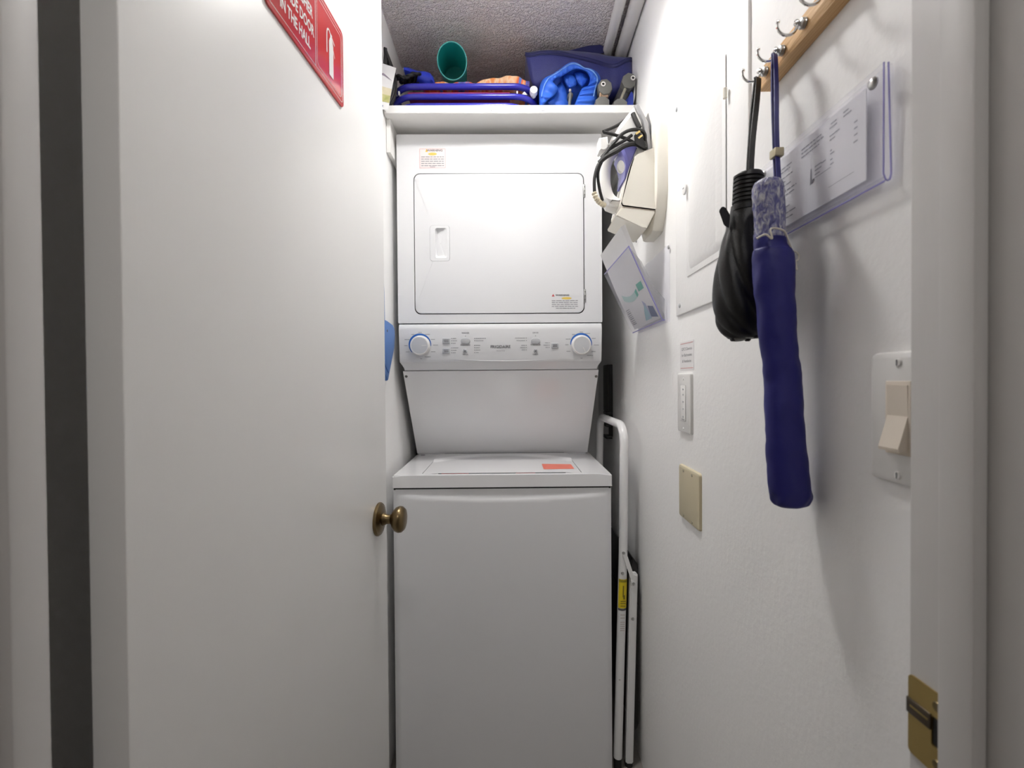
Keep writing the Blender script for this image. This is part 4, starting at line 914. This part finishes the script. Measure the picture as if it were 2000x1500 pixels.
wrap_m = ramp_mat('wrapped_handle', [(.28, (.05, .05, .20)), (.45, (.13, .13, .28)), (.56, (.30, .30, .40)), (.70, (.55, .55, .58))], .2, 'noise', 190, 6, (1, 1, .5), bump=.9, distort=.8)
bm = B(); dn = smooth_path([Vector(p) for p in hr], 4)
loft(bm, [ringpx(p.x, p.y, p.z, BY+.004, 30, .85, lambda k, a, i=i: 1+.035*math.sin(5*a+i*.7)*math.sin(i*.9)+.02*math.sin(9*a-i)) for i, p in enumerate(dn)]); obj('wrapped_handle', bm, wrap_m, bl, ang=50)
slv = [(466, 1474, 1533), (478, 1474, 1536), (486, 1475, 1541), (490, 1473, 1545), (500, 1472, 1549), (520, 1472, 1549), (560, 1475, 1550), (600, 1479, 1552), (640, 1482, 1553), (670, 1485, 1554), (695, 1487, 1558), (715, 1491, 1562), (735, 1493, 1562), (760, 1494, 1564), (800, 1495, 1566), (850, 1497, 1570), (900, 1499, 1575), (940, 1501, 1580), (958, 1503, 1582), (968, 1506, 1584), (978, 1508, 1581), (985, 1512, 1576), (989, 1520, 1566)]
dn = smooth_path([Vector(p) for p in slv], 5); bm = B(); rg = []
for i, p in enumerate(dn):
    def fn(k, a, p=p): 
        v = 1+.07*mnoise.noise(Vector((math.cos(a)*1.3, math.sin(a)*1.3, p.x*.022)))+.03*mnoise.noise(Vector((math.cos(a)*3, math.sin(a)*3, p.x*.06)))
        return v + .045*math.exp(-((p.x-705)/22)**2)*math.sin(2*a+p.x*.07) + .05*math.exp(-((p.x-972)/16)**2)*math.sin(6*a+p.x*.1)
    rg.append(ringpx(p.x, p.y, p.z, BY+.002*math.sin(p.x*.02), 40, .72, fn))
loft(bm, rg); obj('sleeve', bm, umb_b, bl, ang=70)
cordm = mat('ecru_cord', (.66, .62, .54), .7)
bm = B(); tube(bm, smooth_path([at(1478, 466, BY-.02), at(1495, 458, BY-.026), at(1508, 466, BY-.026), at(1505, 448, BY-.026), at(1517, 446, BY-.025), at(1532, 452, BY-.02), at(1540, 470, BY-.014), at(1546, 488, BY-.008), at(1552, 510, BY-.006)], 6), .0012, 6); obj('cord', bm, cordm, bl)
bm = B(); tube(bm, smooth_path([at(1547, 492, BY-.008), at(1553, 491, BY-.006), at(1560, 498, BY-.006), at(1558, 508, BY-.006), at(1551, 508, BY-.007), at(1547, 500, BY-.008)], 6, True), .0011, 6, closed=True); obj('cord', bm, cordm, bl)
bm = B(); tube(bm, [at(1551.5, 508, BY-.007), at(1553, 528, BY-.007)], .0032, 8, scale=[.6, 1]); obj('cord_end', bm, cordm, bl)

# ------------------------------------------------------------------ acrylic notice holder
n0, nzt = wsz(1726, 122, .012); _, nzb = wsz(1722, 349, .012); n1 = n0+.245
ns = thing('notice_holder', 'clear acrylic notice holder with printed sheet behind the umbrellas', 'sign holder', WP((n0+n1)/2, nzb, 0))
bm = B(); prism(bm, rrect(n0, n1, nzb, nzt, .001, 1), WP, .011, .013); obj('front_panel', bm, acryl, ns, smooth=False)
bm = B(); prism(bm, rrect(n0, n1, nzb, nzt, .001, 1), WP, .003, .005); obj('back_panel', bm, acryl, ns, smooth=False)
bm = B(); loft(bm, [[WP(s, z, h) for h, z in ((.003, nzb+.001), (.0045, nzb-.003), (.0085, nzb-.0045), (.0115, nzb-.003), (.013, nzb+.001), (.011, nzb+.001), (.008, nzb-.002), (.005, nzb+.001))] for s in (n0, n1)]); obj('fold', bm, acryl, ns)
edge_p = [WP(n0-.0003, nzt, .012), WP(n0-.0003, nzb+.004, .0122), WP(n0-.0003, nzb-.002, .010), WP(n0-.0003, nzb-.0028, .008), WP(n0-.0003, nzb-.002, .006), WP(n0-.0003, nzb+.004, .0045), WP(n0-.0003, nzt, .0075)]
bm = B(); tube(bm, edge_p, .0009, 6); obj('polished_edge', bm, acryl_e, ns)
bm = B(); tube(bm, [WP(n0, nzb-.0035, .011), WP(n1, nzb-.0035, .011)], .0009, 6); obj('polished_edge', bm, acryl_e, ns)
for px, py in ((1703, 163), (1490, 342)):
    s, z = wsz(px, py, .015); bm = B(); lathe(bm, [(0, 0), (.0062, 0), (.0062, .0015), (.0045, .0035), (.002, .0043), (0, .0044)], WP(s, z, .013), WN, 18); obj('screw', bm, steel, ns)
p0_, pz1 = wsz(1690, 172, .009); _, pz0 = wsz(1689, 352, .009); p1_ = p0_+.213; PW = p1_-p0_; PH = pz1-pz0
nt_ = thing('notice_sheet', 'white printed sheet inside the acrylic notice holder', 'paper', WP((p0_+p1_)/2, pz0, .008))
pz1 = min(pz1, nzt-.002)
bm = B(); prism(bm, rrect(p0_, p1_, pz0, pz1, .0005, 1), WP, .0072, .0082); obj('sheet', bm, paper, nt_, smooth=False)
NP = lambda u, v, h: WP(p1_-u*PW, pz0+v*PH, h)         # u left to right as read
bm = B(); k = 0
for u0_, u1_, v in ((.47, .66, .89), (.47, .68, .84), (.47, .64, .79), (.74, .79, .92), (.73, .79, .875), (.84, .88, .93), (.84, .90, .885), (.73, .81, .78), (.73, .775, .73), (.735, .75, .60), (.735, .77, .56), (.735, .755, .49), (.735, .765, .435), (.92, .945, .72), (.92, .945, .65), (.92, .945, .575), (.915, .945, .50),
                    (.05, .38, .84), (.05, .35, .79), (.05, .38, .70), (.05, .30, .64), (.05, .36, .58), (.05, .42, .50), (.06, .40, .44), (.06, .30, .33), (.06, .36, .27), (.06, .42, .18), (.06, .38, .11), (.60, .66, .54), (.60, .66, .49), (.60, .645, .44), (.66, .70, .53)):
    lines(bm, u0_, u1_, v, .016, NP, .0086, seed=k); k += 1
bar(bm, .59, .74, .40, .008, NP, .0086); bar(bm, .72, .92, .17, .006, NP, .0086)
obj('print', bm, mat('soft_ink', (.22, .22, .25), .6), nt_, smooth=False)
bm = B(); quad(bm, [NP(u, v, .0087) for u, v in ((.555, .34), (.572, .36), (.568, .55), (.562, .55))]); quad(bm, [NP(u, v, .0087) for u, v in ((.572, .345), (.60, .375), (.595, .405), (.575, .40))]); obj('arrow_mark', bm, ink, nt_, smooth=False)

# ------------------------------------------------------------------ sticker and plates on the right wall
a1, g1 = wsz(1355.5, 663); a0, _ = wsz(1329, 700); _, g0 = wsz(1355, 722)
gs = thing('gfci_sticker', 'small white sticker with red stripes above the white control plate', 'sticker', WP((a0+a1)/2, g0, 0))
bm = B(); prism(bm, rrect(a1, a0, g0, g1, .001, 1), WP, 0, .0006); obj('sticker_sheet', bm, mat('sticker_white', (.80, .785, .785), .5), gs, smooth=False)
SP = lambda u, v, h: WP(a0-u*(a0-a1), g0+v*(g1-g0), h); sw_, sh_ = a0-a1, g1-g0
bm = B(); bar(bm, .04, .96, .93, .022, SP, .0009); bar(bm, .04, .96, .07, .022, SP, .0009); obj('stripe', bm, mat('pale_red_print', (.66, .34, .33), .5), gs)
ST_ = lambda u, v, h: WP(a0-sw_/2-u, g0+v, h)
bm = B()
for k, s in enumerate(('GFCI Device', 'for Bathrooms', '& Ventilation')): text(bm, s, sh_*.145, ST_, .0009, org=(0, sh_*(.73-.21*k)), sx=sw_*.86/(sh_*.145*.53*len(s)))
obj('sticker_lettering', bm, ink_l, gs, smooth=False)
b1, _ = wsz(1354, 780); b0, h1 = wsz(1328, 729); _, h0 = wsz(1328, 841)
cp_ = thing('control_plate', 'white wall plate with a slim control strip below the sticker', 'wall plate', WP((b0+b1)/2, h0, 0))
bm = B(); prism(bm, rrect(b1, b0, h0, h1, .005, 4), WP, 0, .007, .004); pl0 = obj('plate', bm, plastic_w, cp_)
bc_ = (b0+b1)/2; hh_ = h1-h0
bm = B(); prism(bm, rrect(bc_-.016, bc_+.016, h0+hh_*.20, h0+hh_*.80, .001, 2), WP, .0068, .0082, .0006); st0 = obj('insert', bm, plastic_w, cp_)
bm = B(); outline(bm, bc_-.0165, bc_+.0165, h0+hh_*.20-.0005, h0+hh_*.80+.0005, .001, .0006, WP, .0085); obj('insert_outline', bm, ink_l, st0)
for q in (.27, .40, .52, .64, .73):
    bm = B(); lathe(bm, [(0, 0), (.0022, 0), (.002, .001), (0, .0012)], WP(bc_-.002, h0+hh_*q, .0082), WN, 10); obj('key', bm, grey_lt, st0)
bm = B(); lines(bm, bc_-.012, bc_+.008, h0+hh_*.225, .002, WP, .0086, seed=3); obj('insert_print', bm, ink_l, st0)
for q in (.07, .90):
    bm = B(); lathe(bm, [(0, 0), (.0032, 0), (.0028, .0012), (0, .0014)], WP(bc_, h0+hh_*q, .0069), WN, 12); obj('screw', bm, plastic_w, cp_)
e1, _ = wsz(1371, 970); e0, f1 = wsz(1330.5, 904.5); _, f0 = wsz(1330.5, 1005)
bpz = thing('blank_plate', 'blank beige double wall plate with four screws', 'wall plate', WP((e0+e1)/2, f0, 0))
bm = B(); prism(bm, rrect(e1, e0, f0, f1, .0065, 4), WP, 0, .007, .0055); obj('plate', bm, beige, bpz)
for q in (.3, .72):
    for r in (.075, .91):
        bm = B(); lathe(bm, [(0, 0), (.0035, 0), (.003, .0014), (0, .0016)], WP(e1+(e0-e1)*q, f0+(f1-f0)*r, .0068), WN, 12); obj('screw', bm, mat('beige_screw', (.42, .38, .27), .4), bpz)
l0, m1 = wsz(1710, 690); _, m0 = wsz(1710, 932); lw = .080; lh_ = m1-m0; l1 = l0-lw; lc_ = (l0+l1)/2
ls = thing('light_switch', 'white wall plate with an almond rocker light switch beside the door jamb', 'light switch', WP(lc_, m0, 0))
bm = B(); prism(bm, rrect(l1, l0, m0, m1, .007, 5), WP, 0, .0075, .0062); obj('plate', bm, plastic_w, ls)
r0, q1 = wsz(1731, 744, .008); _, q0 = wsz(1731, 883, .008); rw = 2*(r0-lc_)
bm = B(); prism(bm, rrect(lc_-rw/2, lc_+rw/2, q0, q1, .001, 2), WP, .0074, .0092, .0008); fr_ = obj('switch_frame', bm, almond, ls)
bm = B(); u0_, u1_ = lc_-rw/2+.003, lc_+rw/2-.003; zq0, zq1, zm_ = q0+.004, q1-.004, (q0+q1)/2+.002
loft(bm, [[WP(u, v, h) for v, h in ((zq1, .0088), (zq1, .0100), (zm_, .0092), (zq0+.003, .0185), (zq0, .0180), (zq0, .0088))] for u in (u0_, u1_)]); obj('rocker', bm, almond, ls, ang=15)
for z in (m0+lh_*.075, m1-lh_*.085):
    bm = B(); lathe(bm, [(0, 0), (.0042, 0), (.0038, .0014), (.0034, .0018), (0, .0016)], WP(lc_+.001, z, .0072), WN, 14); sc_ = obj('screw', bm, plastic_w, ls)
    bm = B(); quad(bm, [WP(lc_+.001+a, z+b_, .0095) for a, b_ in ((-.0006, -.003), (.0006, -.003), (.0006, .003), (-.0006, .003))]); obj('screw_slot', bm, ink, sc_)

# strike plate in the right jamb
def JPX(px, py):
    d = ray(px, py); p = CAM+d*(JR/d.x); return p.y, p.z
jy1, jz1 = JPX(1789, 1322); _, jz0 = JPX(1791, 1478)
jy1 = .3785
sp_ = thing('strike_plate', 'worn brass strike plate set in the right door jamb', 'strike plate', (JR, .36, jz0))
JF = lambda u, v, h: Vector((JR-h, u, v))
jm = (jz0+jz1)/2; y0_, y1_ = .3435, jy1; hy0, hy1 = .3435+.004, .3565; Hh = jz1-jz0
bm = B(); plate_hole(bm, rrect(y0_, y1_, jz0, jz1, .004, 4), rrect(.3465, .3575, jm-Hh*.17, jm+Hh*.19, .002, 3), JF, 0, .0014); obj('plate', bm, brass, sp_)
bm = B(); quad(bm, [JF(u, v, .0003) for u, v in ((.3455, jm-Hh*.19), (.3585, jm-Hh*.19), (.3585, jm+Hh*.21), (.3455, jm+Hh*.21))]); obj('bolt_hole', bm, black_p, sp_)
bm = B(); prism(bm, rrect(.3575, y1_+.001, jm+Hh*.0, jm+Hh*.20, .001, 2), JF, .0012, .0026, .0008); lp = obj('lip', bm, mat('dark_bronze', (.10, .08, .06), .4, metal=.8), sp_)
bm = B(); bar(bm, .359, y1_-.003, jm+Hh*.115, .0016, JF, .0029); obj('lip_wear', bm, brass, lp)
for z in (jz1-Hh*.16, jz0+Hh*.14):
    bm = B(); lathe(bm, [(0, 0), (.0042, 0), (.0036, .0012), (0, .0008)], JF(.352, z, .0013), (-1, 0, 0), 14); obj('screw', bm, mat('old_brass_screw', (.22, .17, .09), .4, metal=1), sp_)

# ================================================================== step ladder between washer and wall
ld = thing('step_ladder', 'folded white steel step ladder standing between washer and right wall', 'step ladder', (.37, 1.6, 0))
NY_, FYY = 1.452, 1.83
nt0 = at(1219, 870, NY_); nbt = at(1206.5, 1478, NY_-.01); ft0 = at(1169.5, 860, FYY)
ztop = at(1214, 832, NY_).z; rc = .06
pts = [nbt, at(1217, 1080, NY_), Vector((nt0.x, NY_, ztop-rc))]
for k in range(1, 9): a = PI/2*k/8; pts.append(Vector((nt0.x+(.0)*a, NY_+rc-rc*math.cos(a), ztop-rc+rc*math.sin(a))))
xf = at(1172, 850, FYY).x
for k in range(9): a = PI/2*k/8; pts.append(Vector((xf, FYY-rc+rc*math.sin(a), ztop-rc+rc*math.cos(a))))
pts += [Vector((xf-.01, FYY, .5)), Vector((xf-.02, FYY, .06))]
bm = B(); tube(bm, pts, .0138, 14); hf = obj('hoop_frame', bm, white_metal, ld)
bm = B(); tube(bm, [nbt+Vector((0, 0, -.05+.012)), nbt+Vector((0, 0, .01))], .012, 12); obj('rubber_foot', bm, black_r, ld)
bm = B(); box(bm, xf-.033, xf-.007, FYY-.014, FYY+.014, 0.005, .065, .003); obj('rubber_foot', bm, black_r, ld)
for Y in (NY_+.0, FYY):
    a_, b_ = (at(1237, 1118, NY_), at(1227, 1520, NY_)) if Y < 1.6 else (at(1237, 1118, NY_)+Vector((0, FYY-NY_, 0)), at(1227, 1520, NY_)+Vector((0, FYY-NY_, 0)))
    b_ = a_+(b_-a_)*((a_.z-.012)/(a_.z-b_.z))
    bm = B(); sweep(bm, [a_, b_], [(.0125*c, .012*s) for c, s in ((1, 1), (-1, 1), (-1, -1), (1, -1))], (0, 1, 0)); bmesh.ops.bevel(bm, geom=list(bm.edges), offset=.004, segments=2, affect='EDGES'); obj('leg', bm, white_metal, ld)
    bm = B(); tube(bm, [b_+Vector((0, 0, .002)), Vector((b_.x, b_.y, .001))], .0125, 12); obj('rubber_foot', bm, black_r, ld)
bm = B(); ribbon(bm, [at(1218, 1078, NY_-.016), at(1222, 1088, NY_-.016), at(1235, 1128, NY_-.016), at(1238, 1142, NY_-.016)], .013, .003, (1, 0, .4)); obj('link_bar', bm, white_metal, ld)
for px, py in ((1218, 1080), (1216, 1120), (1237.5, 1140), (1236, 1209), (1211, 1327)):
    p = at(px, py, NY_-.0165); bm = B(); lathe(bm, [(0, 0), (.0052, 0), (.0045, .0022), (.002, .003), (0, .003)], p, (0, -1, 0), 14); obj('rivet', bm, steel, ld)
LA, LB = at(1217, 1080, NY_), nbt
def leg_ax(y): z = at(1214, y, NY_-.008).z; return LA.lerp(LB, (LA.z-z)/(LA.z-LB.z))
def leg_label(y0, y1, m_, name):
    a, b_ = leg_ax(y0), leg_ax(y1); bm = B(); rg = []
    for p in (a, b_): rg.append([p+Vector((.0144*math.sin(t), -.0144*math.cos(t), 0)) for t in [(-1.15+2.3*k/8) for k in range(9)]])
    V = [[bm.verts.new(p) for p in r] for r in rg]
    for j in range(8): bm.faces.new((V[0][j], V[0][j+1], V[1][j+1], V[1][j]))
    return obj(name, bm, m_, ld)
leg_label(1130, 1186, yellow_i, 'caution_label'); leg_label(1186.5, 1190.5, ink, 'label_stripe'); leg_label(1131.5, 1136, mat('dull_olive_print', (.40, .33, .03), .5), 'label_stripe')
bm = B()
for dx, y0, y1, dw in ((0, 1142, 1164, .0018), (.003, 1160, 1168, .0025)):
    a, b_ = leg_ax(y0)+Vector((dx, -.0150, 0)), leg_ax(y1)+Vector((dx, -.0150, 0)); quad(bm, [a+Vector((-dw, 0, 0)), a+Vector((dw, 0, 0)), b_+Vector((dw, 0, 0)), b_+Vector((-dw, 0, 0))])
for y in (1172, 1176, 1181): a = leg_ax(y)+Vector((0, -.0152, 0)); quad(bm, [a+Vector((x, 0, z)) for x, z in ((-.008, -.0012), (.008, -.0012), (.008, .0012), (-.008, .0012))])
obj('label_print', bm, mat('olive_ink', (.22, .17, .02), .6), ld)
bm = B()
for k, y in enumerate((1198, 1204, 1212, 1216, 1220, 1224, 1228)): a = leg_ax(y)+Vector((0, -.0152, 0)); lines(bm, a.x-.007, a.x+.007, a.z, .0022, lambda u, v, h, a=a: Vector((u, a.y, v)), 0, seed=k)
obj('small_print', bm, mat('brownish_ink', (.50, .42, .37), .6), ld)
for z0y, z1y, nm in ((1092, 1198, 'upper'), (1196, 1432, 'lower')):
    a = at(1240, z0y, NY_+.004); b_ = at(1238, z1y, NY_+.004); xw = WP(NY_, 0).x-.006
    pol = [(a.x-.006, a.z), (min(xw, a.x+.012), a.z-.020), (min(xw, a.x+.013), b_.z+.02), (a.x+.004, b_.z), (a.x-.01, b_.z+.01), (a.x-.012, a.z-.03)]
    bm = B(); loft(bm, [[(u, y, v) for u, v in pol] for y in (NY_+.012, FYY-.012)]); bmesh.ops.bevel(bm, geom=list(bm.edges), offset=.003, segments=2, affect='EDGES'); obj('step', bm, black_r, ld)

# ------------------------------------------------------------------ blue dustpan on the left wall, black brush on the right wall
LP = lambda u, v, h: Vector((LX+h, u, v))
def LPX(px, py, h=0): d = ray(px, py); p = CAM+d*((LX+h)/d.x); return p.y, p.z
ya, za = LPX(766, 646, .012); yb_, zb2 = LPX(755, 731, .012); yc_, zc2 = LPX(755, 631, .012)
dp = thing('blue_dustpan', 'blue plastic dustpan hanging on the left wall behind the door', 'dustpan', LP(1.40, 1.27, 0))
pol = [(1.27, zc2-.03), (1.31, zc2+.004), (1.40, zc2+.005), (ya-.025, zc2), (ya-.004, za+.008), (ya, za-.02), (ya-.01, za-.06), (yb_, zb2), (1.40, zb2-.02), (1.33, zb2+.02)]
bm = B(); prism(bm, pol, LP, .001, .022, .006); obj('pan', bm, dust_b, dp)
bm = B(); prism(bm, offset(pol, .018), LP, .0215, .025, .002); obj('raised_rim', bm, dust_b, dp)
bm = B(); tube(bm, [LP(1.36, zc2, .012), LP(1.35, zc2+.08, .014), LP(1.35, zc2+.14, .012)], .011, 12); obj('handle', bm, dust_b, dp)
p = LPX(757, 646, .026); bm = B(); lathe(bm, [(0, 0), (.004, 0), (.004, .001), (0, .001)], LP(p[0], p[1], .0245), (1, 0, 0), 12); obj('hang_hole', bm, black_p, dp)
hb0 = WP(1.93, 0, 0)
s1, z1 = wsz(1191, 712, .01); s0, z0 = wsz(1191.5, 862, .01)
hbz = thing('hanging_tool', 'black plastic tool hanging on the wall in the gap behind the ladder hoop', 'tool', WP(s1, z0, .02))
bm = B(); prism(bm, rrect(s1-.002, s1+.10, z1-.20, z1, .006, 3), WP, .002, .020, .003); obj('plate', bm, mat('olive_grey_plastic', (.06, .06, .05), .5), hbz)
bm = B(); prism(bm, rrect(s1-.012, s1+.004, z0+.02, z1, .004, 3), WP, .001, .016, .003); obj('rail', bm, black_p, hbz)
for k in range(3):
    bm = B(); prism(bm, rrect(s1-.016, s1+.05, z0+.012+.05*k, z0+.026+.05*k, .004, 3), WP, .004, .030, .003); obj('clip', bm, black_p, hbz)
# supply hose in the gap on the left of the washer
pth = smooth_path([Vector((LX+.012, 1.95, .012)), Vector((LX+.012, 1.93, .75)), Vector((LX+.012, 1.90, 1.02)), Vector((LX+.012, 1.93, 1.12)), Vector((LX+.012, 2.05, 1.16))], 6)
tag(obj('supply_hose', tube(B(), pth, .0105, 12), black_r, base=pth[0]), 'black washer supply hose in the dark gap left of the washer', 'hose')
